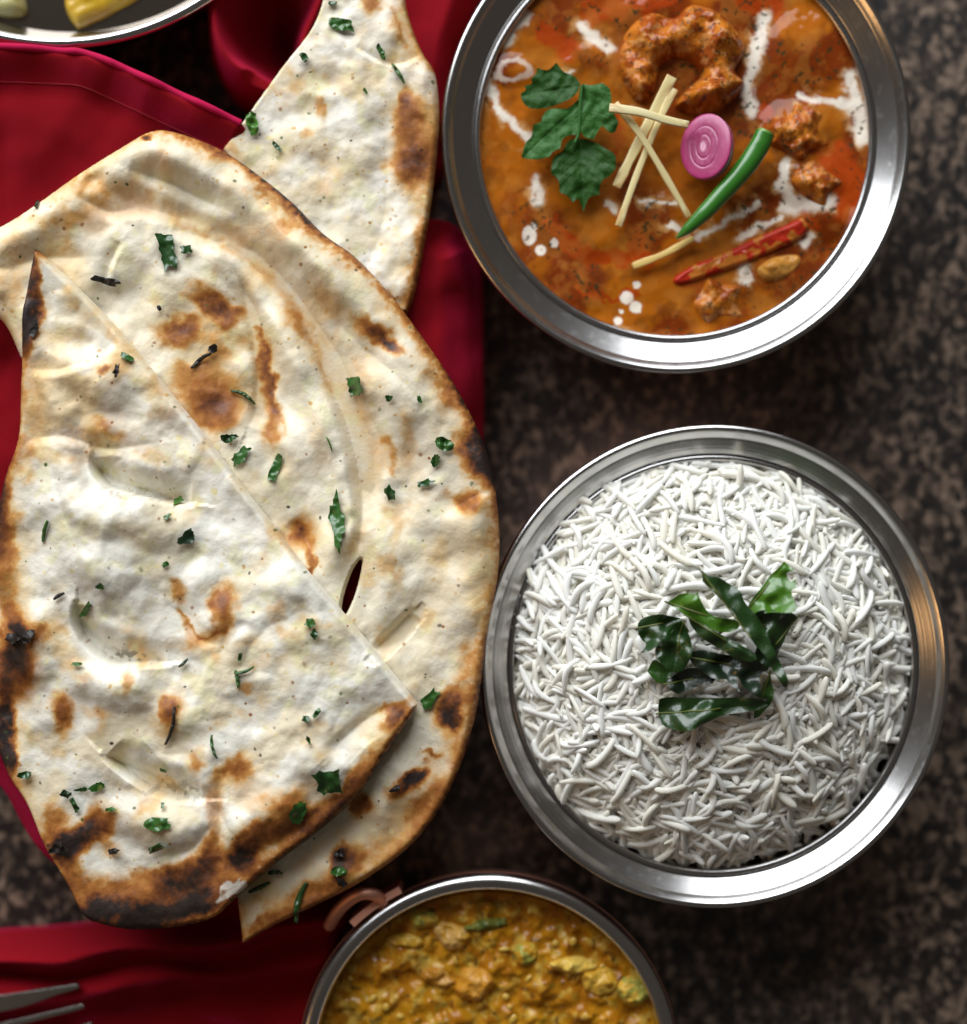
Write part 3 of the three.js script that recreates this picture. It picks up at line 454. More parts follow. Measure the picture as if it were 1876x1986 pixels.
const chars = [
  [naanB, 207, 545, 58, 15, 12, 'shred', 'dark red brown flake on the upper left of the big naan'], [naanB, 390, 700, 48, 9, -38, 'stick', 'long charred sliver above the brown blister on the big naan'], [naanB, 414, 677, 20, 14, -30, 'shred', 'small charred chip just above the long charred sliver'], [naanB, 310, 598, 12, 9, 60, 'shred', 'tiny black speck between blisters on the big naan'],
  [naanC, 235, 722, 11, 28, 10, 'leaf', 'black green flake near the cut edge of the front naan'], [naanC, 75, 644, 13, 28, 20, 'shred', 'dark flake on the toasted upper tip of the front naan'], [naanC, 335, 1404, 78, 8, -75, 'stick', 'charred stem lying on the oval brown blister'], [naanC, 28, 1236, 34, 24, 0, 'leaf', 'black blistered char on the left edge of the front naan'], [naanC, 62, 1232, 26, 30, 30, 'leaf', 'glossy black char beside the left edge blister'], [naanC, 110, 1648, 44, 24, -10, 'leaf', 'flaky black char on the lower left edge of the front naan'], [naanC, 218, 1653, 24, 14, -10, 'shred', 'black char chip in the browned lower left patch'], [naanB, 660, 1655, 24, 18, 0, 'leaf', 'black char chip at the tufted lower rim of the big naan'], [naanB, 664, 1712, 24, 18, 40, 'leaf', 'lowest black chip on the rim of the big naan'], [naanB, 768, 1528, 26, 14, -30, 'leaf', 'black crust on the toasted lower right rim of the big naan'], [naanC, 118, 1156, 26, 8, -30, 'stick', 'thin black flake above the charred left edge'],
];
for (const [S, x, y, L, W, a, kind, label] of chars) flake(S, x, y, L, W, a, kind, darkMat, 'charred_flake', label, 'charred flake', GF);

// ---------------------------------------------------------------- metal dishes
const brushed = tileTex(256, (u, v) => 0.5 + 0.5 * (noise(v * 160, 0, 5) - 0.5) + 0.35 * (noise(v * 60, 0, 8) - 0.5));
const wear = tileTex(256, (u, v) => 0.80 + 0.12 * tfbm(u, v, 9, 71, 3) + 0.22 * ss(0.66, 0.8, tfbm(u, v, 40, 75, 2)));
const steel = phy({ color: rgb(0.47, 0.46, 0.455), metalness: 1, roughness: 0.25, roughnessMap: (() => { const t = wear.clone(); t.repeat.set(5, 1); t.needsUpdate = true; return t; })(), bumpMap: (() => { const t = brushed.clone(); t.repeat.set(1, 1); t.needsUpdate = true; return t; })(), bumpScale: 0.00002 });
const polished = std({ color: rgb(0.62, 0.62, 0.63), metalness: 1, roughness: 0.16 });
const dullCopper = std({ color: rgb(0.78, 0.40, 0.29), metalness: 1, roughness: 0.55 });
const copper = std({ color: rgb(0.80, 0.45, 0.33), metalness: 1, roughness: 0.42 });
function lathe(pts, seg = 160) { const g = new THREE.LatheGeometry(pts.map(([r, y]) => new THREE.Vector2(Math.max(1e-5, r), y)), seg); return g; }
function arc(cx, cy, r, a0, a1, n = 8) { const o = []; for (let i = 0; i <= n; i++) { const a = lerp(a0, a1, i / n) * Math.PI / 180; o.push([cx + r * Math.cos(a), cy + r * Math.sin(a)]); } return o; }
// bowl with a sloping inner flange; H rim height
function bowl(name, label, cx, cy, R, H, flange, drop, sz, outer) {
  const g = thing(name, label, 'bowl', null, new THREE.Vector3(X(cx, H), 0, Z(cy, H)));
  g.scale.set(1, 1, sz);
  const b = 0.0013, ri = R - flange;
  const liner = [...arc(R - b, H - b, b, -60, 110, 10), [R - 0.0030, H - 0.0012], ...[0, 0.06, 0.3, 0.6, 0.94, 1].map((t) => [lerp(R - 0.0036, ri + 0.0012, t), lerp(H - 0.0019, H - 0.0014 - drop * 0.92, t)]), [ri + 0.0009, H - drop - 0.0019], ...arc(ri, H - drop - 0.0018, 0.0011, 50, 190, 8), [ri - 0.0009, H - drop - 0.004], [ri - 0.0012, H * 0.42], [ri - 0.008, H * 0.17], [ri - 0.02, 0.0042], [0, 0.0036]];
  mesh('steel_liner', lathe(liner), steel, g);
  const shell = [[0, 0.0008], [R * 0.52, 0.0008], [R * 0.56, 0.0016], [R * 0.72, H * 0.18], [R * 0.86, H * 0.5], [R - 0.0034, H - 0.007], [R - 0.0012, H - 0.0035], [R - 0.0008, H - 0.0024]];
  mesh('outer_shell', lathe(shell), outer, g);
  return g;
}
const riceBowl = bowl('rice_bowl', 'steel lined metal bowl heaped with white rice', 1387, 1293, 457 * sc(.0468), .0468, 0.0096, 0.0038, 1.03, copper);
const curryBowl = bowl('curry_bowl', 'steel lined metal bowl holding the orange curry', 1312, 259, 457 * sc(.043), .043, 0.0108, 0.0044, 1.02, copper);

// ---------------------------------------------------------------- rice
{
  const cx = X(1381, .05), cz = Z(1286, .05), Rr = 0.0596, y0 = 0.0365, hgt = 0.0215;
  const prof = (r) => y0 + hgt * Math.pow(Math.max(0, 1 - Math.pow(Math.abs(r) / (Rr + 0.002), 2.3)), 0.8);
  const rice = thing('steamed_rice', 'mound of long grain white rice in its steel lined bowl', 'rice', null, new THREE.Vector3(cx, 0, cz));
  const core = []; for (let i = 0; i <= 24; i++) core.push([Rr * (1 - i / 24) - 0.001, prof(Rr * (1 - i / 24)) - 0.0015]);
  const cg = lathe([[Rr - 0.004, 0.014], ...core], 96);
  { const p = cg.attributes.position; for (let i = 0; i < p.count; i++) p.setY(i, p.getY(i) + 0.0016 * (fbm(p.getX(i) * 400, p.getZ(i) * 400, 3, 2) - 0.5)); cg.scale(1, 1, 1.02); cg.computeVertexNormals(); }
  mesh('rice_core', cg, std({ color: rgb(0.95, 0.91, 0.78), roughness: 0.8 }), rice);  // core tinted to paint warm shade into the gaps between grains
  const grainMat = phy({ color: rgb(0.97, 0.965, 0.93), roughness: 0.95, transmission: 0.3, thickness: 0, ior: 1.3, vertexColors: true });
  const variants = [];
  for (let v = 0; v < 9; v++) {
    const L = [0.0078, 0.012, 0.0132, 0.0146, 0.016, 0.0136, 0.0168, 0.015, 0.0142][v], bend = [0.2, 0.5, 0.8, 1.3, 0.35, 1.9, 0.7, 1.1, 0.45][v] * (v % 2 ? 1 : -1), rad = rr(0.00086, 0.00106), rows = 11, seg = 8, p = [], ix = [];
    let x = 0, y = 0; const sp = [];
    const tt = (i) => 0.5 - 0.5 * Math.cos(Math.PI * i / rows);
    for (let i = 0; i <= rows; i++) { const t = tt(i), a = bend * (t - 0.5) * (1 + 0.5 * Math.sin(t * 5 + v)), dl = L * (tt(i + 1) - t); sp.push([x, y, a]); if (i < rows) { x += Math.cos(a) * dl; y += Math.sin(a) * dl; } }
    for (let i = 0; i <= rows; i++) {
      const t = tt(i), r = rad * Math.pow(Math.max(0, 1 - Math.pow(Math.abs(2 * t - 1), 6)), 0.5) * (0.80 + 0.34 * t) * (1 + 0.08 * Math.sin(t * 9 + v * 2)) + 0.00002, [px, py, a] = sp[i];
      for (let s = 0; s < seg; s++) { const w = s / seg * 6.2832, n = Math.cos(w) * r, z = Math.sin(w) * r * 0.86; p.push(px - x / 2 - Math.sin(a) * n, z, py - y / 2 + Math.cos(a) * n); }
    }
    for (let i = 0; i < rows; i++) for (let s = 0; s < seg; s++) { const a = i * seg + s, b = i * seg + (s + 1) % seg; ix.push(a, b, a + seg, b, b + seg, a + seg); }
    const g = new THREE.BufferGeometry(); g.setAttribute('position', new THREE.Float32BufferAttribute(p, 3)); g.setIndex(ix); g.computeVertexNormals(); variants.push(g);
  }
  const grains = [], q = new THREE.Quaternion(), e = new THREE.Euler(), up = new THREE.Vector3(0, 1, 0);
  for (let layer = 0; layer < 4; layer++) {
    const count = [850, 1000, 900, 600][layer];
    for (let i = 0; i < count; i++) {
      const r = Math.sqrt(rnd()) * (Rr + [0, 0.0002, 0.0004, -0.0008][layer]) * (layer === 3 ? 1.0 : 1), a = rnd() * 6.2832, h = prof(r) + [-0.0014, -0.0006, 0.0002, 0.0010][layer] + rr(-0.0004, 0.0005);
      const sl = (prof(r + 0.001) - prof(r - 0.001)) / 0.002, nrm = new THREE.Vector3(-sl * Math.cos(a), 1, -sl * Math.sin(a)).normalize();
      q.setFromUnitVectors(up, nrm);
      const lean = r > Rr * 0.82 ? 0.25 : 0.2;
      const flow = 9 * fbm(r * Math.cos(a) * 75, r * Math.sin(a) * 75, 333, 2) + layer * 0.5 + (rnd() + rnd() + rnd() - 1.5) * 1.5;
      e.set(rr(-1.2, 1.2), flow, rr(-lean, lean) * 0.7 + (rnd() < 0.06 ? rr(0.2, 0.5) : 0), 'YZX');
      const m = new THREE.Matrix4().compose(new THREE.Vector3(r * Math.cos(a), h, r * Math.sin(a) * 1.02), q.clone().multiply(new THREE.Quaternion().setFromEuler(e)), new THREE.Vector3(1, 1, 1).multiplyScalar(rr(0.88, 1.12)));
      grains.push([m, Math.floor(rnd() * variants.length), layer]);
    }
  }
  // the 300 that lie on top are pieces of their own, the rest one mass for each shape
  const topGrains = grains.filter((g) => g[2] === 3).slice(0, 300), isTop = new Set(topGrains);
  for (const [m, v] of topGrains) { const o = mesh('grain', variants[v], grainMat, rice); o.applyMatrix4(m); }
  const rest = grains.filter((g) => !isTop.has(g)), parts = [];
  for (const [m, v] of rest) { const g = variants[v].clone().applyMatrix4(m), n = g.attributes.position.count, c = new Float32Array(n * 3), q = rnd(), tint = [lerp(1, 0.98, q), lerp(1, 0.955, q), lerp(1, 0.88, q)]; for (let i = 0; i < n; i++) c.set(tint, i * 3); g.setAttribute('color', new THREE.BufferAttribute(c, 3)); parts.push(g); }
  tag(mesh('rice_grains', mergeGeometries(parts), grainMat, rice), null, null, null, 'stuff');
}

// ---------------------------------------------------------------- fried curry leaves on the rice
const leafMats = [[0.012, 0.042, 0.006], [0.026, 0.09, 0.006], [0.050, 0.15, 0.006], [0.006, 0.018, 0.006]].map((c) => phy({ color: rgb(...c), roughness: 0.34, clearcoat: 0.55, clearcoatRoughness: 0.14, bumpMap: useIn(dough, 0.016), bumpScale: 0.00022 }));
const lx = (x) => 1210.2 + x * 0.1902, ly = (y) => 1070.6 + y * 0.1902;
function curryLeaf(label, pts, axis, base, tiltU, tiltV, fold, mat, wob = 0.0012, rib = true) {
  const P = pts.map(([x, y, c]) => [lx(x), ly(y), c ?? 0]), a = [lx(axis[0]), ly(axis[1])], b = [lx(axis[2]), ly(axis[3])], L = Math.hypot(b[0] - a[0], b[1] - a[1]), ux = (b[0] - a[0]) / L, uy = (b[1] - a[1]) / L, k = rnd() * 50;
  const hgt = (x, y) => { const u = ((x - a[0]) * ux + (y - a[1]) * uy), v = (-(x - a[0]) * uy + (y - a[1]) * ux); return base + tiltU * u * PX + tiltV * v * PX + fold * Math.abs(v) * PX * (1 - 0.3 * u / L) + wob * (fbm(x / 26 + k, y / 26, 5, 1) - 0.5) * 3.2 + 0.00006 * (fbm(x / 5 + k, y / 5, 6, 2) - 0.5); };
  const g = sheet({ pts: P, cell: 1.3, h: 0.066, n: 4, bottom: (x, y) => hgt(x, y) - 0.0003, top: (x, y) => hgt(x, y) });
  const t = thing('curry_leaf', label, 'curry leaf', 'fried curry leaves on the rice');
  mesh('blade', g.geo, leafMats[mat], t);
  if (rib) {
    const path = []; for (let i = 0; i <= 8; i++) { const s = -0.06 + 0.62 * i / 8, x = lerp(a[0], b[0], s), y = lerp(a[1], b[1], s); path.push(new THREE.Vector3(X(x, .066), hgt(x, y) + 0.0001, Z(y, .066))); }
    mesh('midrib', new THREE.TubeGeometry(new THREE.CatmullRomCurve3(path), 20, 0.00026, 6), ribMat, t);
  }
  return t;
}
const ribMat = std({ color: rgb(0.10, 0.12, 0.02), roughness: 0.45 });
curryLeaf('small curled leaf at the lower right of the curry leaf bunch', [[1500, 1240], [1440, 1370], [1390, 1500], [1360, 1620], [1350, 1720, 1], [1420, 1690], [1500, 1600], [1520, 1570, 1], [1552, 1440, 1], [1520, 1340]], [1500, 1240, 1370, 1700], .0625, -.1, .15, .2, 1);
curryLeaf('long folded curry leaf lying apart below the bunch', [[366, 1560], [420, 1492], [800, 1500], [1350, 1495], [1490, 1565, 1], [1350, 1624], [1000, 1680], [800, 1770], [620, 1830], [430, 1790], [380, 1700]], [400, 1660, 1470, 1560], .0628, .05, .12, .34, 0);
curryLeaf('green curry leaf lobe sticking out at the lower left of the bunch', [[250, 1230, 1], [320, 1110], [420, 1170], [520, 1240], [430, 1340, 1], [350, 1340]], [260, 1230, 520, 1240], .063, .05, .1, .2, 1, .001, false);
curryLeaf('dark wavy curry leaf along the bottom of the bunch', [[440, 1340], [500, 1280], [640, 1200], [850, 1200], [960, 1290, 1], [900, 1350], [830, 1350, 1], [740, 1370], [700, 1420, 1], [640, 1420], [565, 1460, 1], [480, 1410]], [440, 1350, 950, 1270], .0634, .05, .1, .25, 3);
curryLeaf('wide dark curry leaf at the right side of the bunch', [[1340, 600], [1500, 590], [1700, 615], [1778, 668, 1], [1650, 870], [1600, 1000], [1560, 1110, 1], [1480, 1190], [1400, 1240], [1330, 1150], [1360, 900], [1320, 720]], [1780, 670, 1380, 1150], .0642, .02, .15, .25, 0, .0016);
curryLeaf('bright green upright curry leaf at the top right of the bunch', [[1280, 530], [1480, 260], [1630, 96, 1], [1730, 180, 1], [1652, 220], [1690, 300], [1735, 275, 1], [1735, 360], [1690, 400], [1722, 590], [1500, 610], [1330, 620]], [1285, 560, 1640, 110], .066, .08, .22, .3, 2, .0009);
curryLeaf('translucent green curry leaf at the top left of the bunch', [[440, 525, 1], [560, 440], [650, 418], [715, 430], [745, 390, 1], [760, 450], [830, 580], [930, 660], [1130, 690], [1170, 770], [1050, 820], [800, 760], [640, 655], [540, 580]], [460, 520, 1150, 750], .0655, .05, -.15, .25, 2, .001);
curryLeaf('curled dark curry leaf at the left end of the bunch', [[150, 730, 1], [200, 680], [350, 636], [500, 660], [620, 690, 1], [540, 760], [420, 900], [300, 980], [250, 1010], [160, 1030, 1], [230, 950], [190, 900], [150, 830]], [150, 780, 610, 690], .0645, .05, .1, .3, 0, .0016);
curryLeaf('dark middle curry leaf with a glossy upper edge', [[660, 1060], [740, 1000], [900, 1020], [1100, 1060], [1330, 1100], [1480, 1190], [1390, 1260], [1390, 1400], [1370, 1480, 1], [1250, 1400], [1210, 1360], [1150, 1260], [1170, 1420, 1], [1080, 1350], [1050, 1300], [900, 1280], [740, 1180]], [660, 1070, 1450, 1220], .0655, .02, .1, .3, 3, .0018);
curryLeaf('round glossy curry leaf hanging at the left front of the bunch', [[600, 710], [660, 850], [690, 1000], [630, 1180], [545, 1222], [430, 1190], [340, 1080], [325, 980], [430, 830], [520, 730]], [600, 720, 500, 1210], .067, -.04, .08, .3, 0, .0018);
curryLeaf('narrow rolled curry leaf across the centre of the bunch', [[640, 640, 1], [720, 680], [900, 790], [1100, 900], [1300, 1010], [1338, 1075], [1280, 1110], [1100, 1060], [930, 960], [800, 880], [690, 760]], [650, 660, 1320, 1080], .0685, .02, 0, -.5, 0, .0006);
curryLeaf('longest rolled curry leaf slanting over the whole bunch', [[780, 180, 1], [850, 240], [960, 256], [1080, 330], [1170, 390], [1230, 520], [1340, 640], [1430, 790], [1500, 960], [1590, 1140], [1652, 1290], [1640, 1372], [1590, 1340], [1500, 1190], [1420, 1050], [1290, 900], [1180, 740], [1090, 600], [950, 460], [830, 340], [785, 290, 1]], [790, 220, 1640, 1360], .0712, -.03, 0, -.5, 0, .0008);

// ---------------------------------------------------------------- the curry
const circlePts = (cx, cy, r, sz = 1, n = 28) => [...Array(n).keys()].map((i) => { const a = i / n * 6.2832; return [cx + r * Math.cos(a), cy + r * sz * Math.sin(a)]; });
const HC = 0.0362;
const CL = [
  [[[947, 153], [962, 204], [1007, 249], [1030, 272]], 9], [[[1041, 352], [1046, 392]], 12], [[[1131, 48], [1150, 70]], 13], [[[1156, 80], [1180, 92]], 11], [[[1484, 30], [1471, 85], [1465, 130]], 14], [[[1465, 130], [1446, 178], [1456, 212]], 14], [[[1652, 150], [1662, 205], [1676, 262]], 17], [[[1632, 195], [1656, 200]], 12], [[[1550, 184], [1600, 196], [1640, 200]], 7],
  [[[1524, 312], [1517, 358], [1540, 398]], 12], [[[1530, 396], [1570, 398], [1606, 392]], 17], [[[1440, 455], [1516, 418]], 8], [[[1444, 512], [1448, 540]], 13], [[[1560, 474], [1578, 460]], 9], [[[984, 78], [1001, 46], [1018, 26]], 11], [[[1380, 60], [1390, 30]], 5], [[[1245, 388], [1318, 392]], 5], [[[1176, 396], [1192, 404]], 8], [[[1350, 460], [1410, 430], [1470, 396]], 7], [[[1230, 212], [1245, 218]], 7], [[[1300, 436], [1330, 452]], 6], [[[1070, 170], [1092, 150], [1110, 138]], 6], [[[1200, 640], [1240, 652]], 5],
];
const rings = [[996, 134, 32, 21, 5]];
const dots = [[1027, 456, 15, 21], [1049, 484, 12, 12], [1075, 470, 9, 10], [1236, 552, 9, 9], [1216, 576, 15, 14], [1234, 595, 14, 13], [1206, 603, 5, 5], [1200, 622, 9, 10], [1036, 438, 8, 8]];
const oil = [[[[1074, 436], [1100, 476], [1150, 494], [1214, 498]], 17], [[[1610, 300], [1650, 350], [1650, 400]], 34], [[[1240, 470], [1252, 505]], 18], [[[1150, 20], [1230, 0], [1300, -20]], 26], [[[1060, 60], [1100, 90]], 24], [[[1500, 10], [1440, 0]], 20], [[[1555, 420], [1566, 440]], 16], [[[1560, 186], [1580, 192]], 9], [[[1480, 215], [1500, 250]], 14], [[[1180, 215], [1200, 260], [1195, 300]], 12], [[[1330, 545], [1400, 560]], 14], [[[1120, 560], [1180, 580], [1240, 570]], 7]];
function curryColor(x, y, k) {
  const n1 = fbm(x / 22, y / 22, k, 4), n2 = fbm(x / 7, y / 7, k + 20, 3), n3 = fbm(x / 90, y / 90, k + 40, 3);
  let c = mix3([0.40, 0.108, 0.003], [0.18, 0.027, 0.001], ss(0.40, 0.62, n3 * 0.8 + n1 * 0.2));
  c = mix3(c, [0.52, 0.20, 0.028], 0.25 * ss(0.52, 0.75, n1));
  c = mix3(c, [0.08, 0.018, 0.003], 0.35 * ss(0.56, 0.74, fbm(x / 34, y / 34, k + 60, 3)));
  const wx = x + (n1 - 0.5) * 34 + (n2 - 0.5) * 8, wy = y + (fbm(x / 22 + 9, y / 22, k + 5, 4) - 0.5) * 34;
  let o = 0; for (const [L, w] of oil) { const d = lineDist(L, wx, wy)[0] / w; o = Math.max(o, 1 - ss(0.6, 1.3, d)); }
  c = mix3(c, [0.36, 0.040, 0.001], o * 0.9);
  const wx2 = x + (n1 - 0.5) * 20 + (n2 - 0.5) * 9, wy2 = y + (fbm(x / 22 + 9, y / 22, k + 5, 4) - 0.5) * 20;
  let m = 0; for (const [L, w] of CL) { const d = lineDist(L, wx2, wy2)[0] / w; m = Math.max(m, 1 - ss(0.35, 1.3, d)); }
  for (const [cx, cy, rx, ry, w] of rings) { const a = Math.hypot((wx2 - cx) / rx, (wy2 - cy) / ry); m = Math.max(m, 0.55 * (1 - ss(0.4, 1.2, Math.abs(a - 1) * Math.min(rx, ry) / w))); }
  for (const [cx, cy, rx, ry] of dots) { const a = Math.hypot((x - cx + (n2 - .5) * 4) / rx, (y - cy + (n2 - .5) * 4) / ry); m = Math.max(m, 1 - ss(0.75, 1.02, a)); }
  m *= clamp(0.5 + 0.7 * n1 + 0.4 * n2);
  let hm = 0; for (const [L, w] of CL) { const d = lineDist(L, wx, wy)[0] / (w + 10); hm = Math.max(hm, 1 - ss(0.3, 1.2, d)); }
  c = mix3(c, [0.62, 0.34, 0.12], hm * ss(0.38, 0.6, n1) * 0.75);
  const halo = ss(0.5, 0.72, fbm(x / 45, y / 45, k + 77, 3)) * 0.3;
  c = mix3(c, [0.48, 0.19, 0.03], halo);
  c = mix3(c, [0.84, 0.75, 0.64], clamp(m));
  const sp = ss(0.74, 0.78, fbm(x / 9, y / 9, k + 90, 2)) * ss(0.42, 0.6, n3);
  c = mix3(c, [0.035, 0.028, 0.008], sp * 0.85);
  return c;
}
const lumps = [[1545, 250, 62, 56, .0026], [1565, 96, 80, 74, .002], [1575, 350, 56, 50, .0026], [1604, 425, 48, 40, .002], [1160, 432, 92, 66, .0016], [1300, 430, 62, 52, .0014], [996, 134, 36, 30, .0014], [1130, 120, 50, 40, .001], [1080, 560, 90, 60, .0006], [1060, 380, 40, 60, .0008], [1240, 20, 60, 40, .002], [1500, 330, 60, 50, .0016], [1400, 400, 60, 40, .0014]];
const curryS = sheet({
  pts: circlePts(1307, 256, 400, 1.02), cell: 3, h: HC, bottom: () => 0.012,
  top: (x, y, d) => { let t = HC - 0.0012; for (const [a, b, rx, ry, v] of lumps) t += v * Math.pow(dome(x, y, a, b, rx * 1.25, ry * 1.25), 0.7); const f = ss(0, 30, d); return t + f * (0.0016 * (fbm(x / 70, y / 70, 201, 2) - 0.5) + 0.0003 * (fbm(x / 20, y / 20, 205, 2) - 0.5)) + 0.0008 * (1 - ss(0, 14, d)); },
});
const sauceBump = useIn(dough, 0.02);
const curryMat = (map) => phy({ map, roughness: 0.6, specularIntensity: 0.12, clearcoat: 0.42, clearcoatRoughness: 0.06, bumpMap: sauceBump, bumpScale: 0.00006 });
tag(mesh('orange_curry', curryS.geo, curryMat(paint(curryS, 0.9, (x, y) => curryColor(x, y, 600)))), 'orange red curry sauce swirled with white cream in its bowl', 'curry');
function piece(name, label, cat, pts, h, base, hgt, er, color, S, o = {}) {
  const sub = o.sub ?? 0.0015, k = rnd() * 90;
  const sh = sheet({ pts, cell: o.cell ?? 2, h, n: 5, bottom: (x, y) => base(x, y) - sub, top: (x, y, d) => base(x, y) - sub * 0.7 + hgt * round(d, er) + ss(0, 12, d) * ((o.big ?? 0.0022) * (fbm(x / (o.s1 ?? 30) + k, y / (o.s1 ?? 30), 7, 2) - 0.5) + (o.small ?? 0.0012) * (fbm(x / 11 + k, y / 11, 8, 2) - 0.5)) + (o.extra ? o.extra(x, y) : 0) });
  return tag(mesh(name, sh.geo, o.mat ?? curryMat(paint(sh, 1.1, color))), label, cat, o.group);
}
const cBase = (x, y) => Math.max(curryS.topPx(x, y), HC - 0.003);
const chick = (k) => (x, y) => { const n = fbm(x / 16, y / 16, k, 4), n2 = fbm(x / 6, y / 6, k + 9, 2); let c = mix3([0.46, 0.14, 0.012], [0.28, 0.055, 0.005], ss(0.35, 0.65, n)); c = mix3(c, [0.62, 0.30, 0.10], 0.55 * ss(0.55, 0.75, fbm(x / 12, y / 12, k + 30, 3))); return mix3(c, [0.05, 0.03, 0.012], ss(0.72, 0.78, n2) * 0.8); };
piece('chicken_piece', 'big curved chunk of chicken coated in sauce behind the ginger strips', 'chicken piece', [[1206, 130], [1212, 62], [1262, 20], [1310, 28], [1345, 2], [1405, 22], [1450, 84], [1430, 132], [1448, 160], [1400, 208], [1352, 216], [1312, 200], [1338, 164], [1362, 140], [1340, 112], [1312, 104], [1284, 124], [1272, 172], [1236, 190]], HC + .004, cBase, 0.0076, 30, chick(700), null, { big: 0.0050, small: 0.0006, s1: 40, extra: (x, y) => 0.003 * dome(x, y, 1262, 76, 44, 46) + 0.0034 * dome(x, y, 1402, 84, 44, 50) + 0.003 * dome(x, y, 1372, 180, 56, 30) + 0.002 * dome(x, y, 1334, 44, 40, 36) + 0.002 * dome(x, y, 1240, 150, 30, 40) });
piece('chicken_piece', 'rounded lump of chicken right of the green chilli end', 'chicken piece', [[1478, 268], [1496, 226], [1530, 222], [1548, 196], [1598, 214], [1590, 246], [1612, 276], [1574, 290], [1556, 312], [1516, 292]], HC + .002, cBase, 0.0034, 34, chick(720), null, { big: 0.004, small: 0.0006 });
piece('chicken_piece', 'small chicken lump below the right cream streak', 'chicken piece', [[1534, 352], [1550, 322], [1584, 306], [1612, 330], [1640, 352], [1612, 374], [1602, 400], [1560, 380]], HC + .002, cBase, 0.0030, 30, chick(740), null, { big: 0.0034, small: 0.0006 });
piece('chicken_piece', 'chicken lump below the red pepper strip near the bowl rim', 'chicken piece', [[1346, 590], [1362, 560], [1376, 534], [1404, 546], [1440, 552], [1434, 588], [1444, 612], [1400, 612], [1374, 626]], HC + .002, cBase, 0.0028, 28, chick(760), null, { big: 0.003, small: 0.0006 });
piece('chicken_piece', 'pale chicken lump right of the red pepper strip end', 'chicken piece', [[1470, 520], [1500, 496], [1550, 490], [1556, 512], [1520, 540], [1485, 542]], HC + .002, cBase, 0.0026, 22, (x, y) => mix3(chick(780)(x, y), [0.66, 0.34, 0.06], 0.5), null, { big: 0.003, small: 0.0006 });
piece('red_pepper_strip', 'strip of red pepper half sunk in the curry below the chilli', 'pepper strip', [[1308, 538], [1345, 512], [1400, 490], [1460, 462], [1520, 436], [1560, 418, 1], [1572, 440], [1556, 462, 1], [1500, 486], [1440, 512], [1370, 536], [1320, 550]], HC + .002, cBase, 0.0030, 9, (x, y) => mix3([0.42, 0.022, 0.008], [0.48, 0.15, 0.02], ss(0.5, 0.62, fbm(x / 20, y / 20, 801, 3))), null, { big: 0.001, small: 0.0006 });

// garnish on the curry
const HG = HC + 0.004;
const fxx = (x) => 969.8 + x * 0.31016, fyy = (y) => 93.1 + y * 0.31016;
{
  const t = thing('coriander_sprig', 'fresh coriander leaf with four lobed leaflets lying on the curry', 'coriander');
  const m1 = phy({ color: rgb(0.018, 0.070, 0.008), specularIntensity: 0.4, roughness: 0.5, clearcoat: 0.08, clearcoatRoughness: 0.4, bumpMap: useIn(dough, 0.02), bumpScale: 0.0004 }), m2 = phy({ color: rgb(0.030, 0.110, 0.018), specularIntensity: 0.4, roughness: 0.5, clearcoat: 0.08, clearcoatRoughness: 0.3, bumpMap: useIn(dough, 0.02), bumpScale: 0.0004 });
  const leaflets = [
    [[[500, 230], [470, 300], [380, 352], [260, 384], [180, 374], [136, 326], [132, 285, 1], [162, 262], [150, 240, 1], [200, 222], [192, 200, 1], [225, 168], [232, 130, 1], [290, 146], [320, 128], [352, 96, 1], [396, 150], [440, 166], [470, 184, 1]], [500, 240, 150, 300], 0, m1],
    [[[390, 650], [335, 690], [316, 790, 1], [362, 830], [372, 910, 1], [420, 930], [455, 972, 1], [490, 950], [522, 1024, 1], [556, 940], [620, 920, 1], [628, 860], [645, 826, 1], [690, 800], [722, 760, 1], [716, 680], [660, 640], [560, 580], [440, 580]], [500, 590, 520, 1000], 0.0004, m1],
    [[[500, 330], [420, 386], [310, 388], [262, 440, 1], [256, 470], [206, 490, 1], [196, 560], [160, 600], [134, 690, 1], [220, 704], [310, 690, 1], [330, 660], [376, 640, 1], [390, 580], [440, 552], [500, 545], [520, 450]], [520, 340, 150, 680], 0.0012, m2],
    [[[505, 240], [560, 246], [635, 232, 1], [680, 270], [692, 320, 1], [696, 390], [738, 480, 1], [716, 536], [680, 540], [640, 500], [612, 528], [582, 584, 1], [520, 560], [490, 480], [490, 340]], [510, 250, 620, 560], 0.0016, m2],
  ];
  for (const [pts, ax, lift, mt] of leaflets) {
    const P = pts.map(([x, y, c]) => [fxx(x), fyy(y), c ?? 0]), a = [fxx(ax[0]), fyy(ax[1])], b = [fxx(ax[2]), fyy(ax[3])], L = Math.hypot(b[0] - a[0], b[1] - a[1]), ux = (b[0] - a[0]) / L, uy = (b[1] - a[1]) / L, k = rnd() * 30;
    const hg = (x, y) => { const v = -(x - a[0]) * uy + (y - a[1]) * ux, u = (x - a[0]) * ux + (y - a[1]) * uy; return HG + 0.0008 + lift + 0.16 * Math.abs(v) * PX - 0.00012 * Math.exp(-v * v / 6) - 0.00007 * Math.pow(Math.abs(Math.sin((u - Math.abs(v) * 0.9) * 0.16)), 8) + 0.0026 * (fbm(x / 28 + k, y / 28, 3, 2) - 0.5); };
    const g = sheet({ pts: P, cell: 1.5, h: HG, n: 4, bottom: (x, y) => hg(x, y) - 0.0003, top: hg });
    mesh('leaflet', g.geo, mt, t);
  }
  const st = [[515, 230], [505, 330], [500, 430], [492, 540], [470, 590]].map(([x, y]) => V(fxx(x), fyy(y), HG + 0.0032));
  mesh('stem', new THREE.TubeGeometry(new THREE.CatmullRomCurve3(st), 20, 0.0005, 8), m2, t);
}
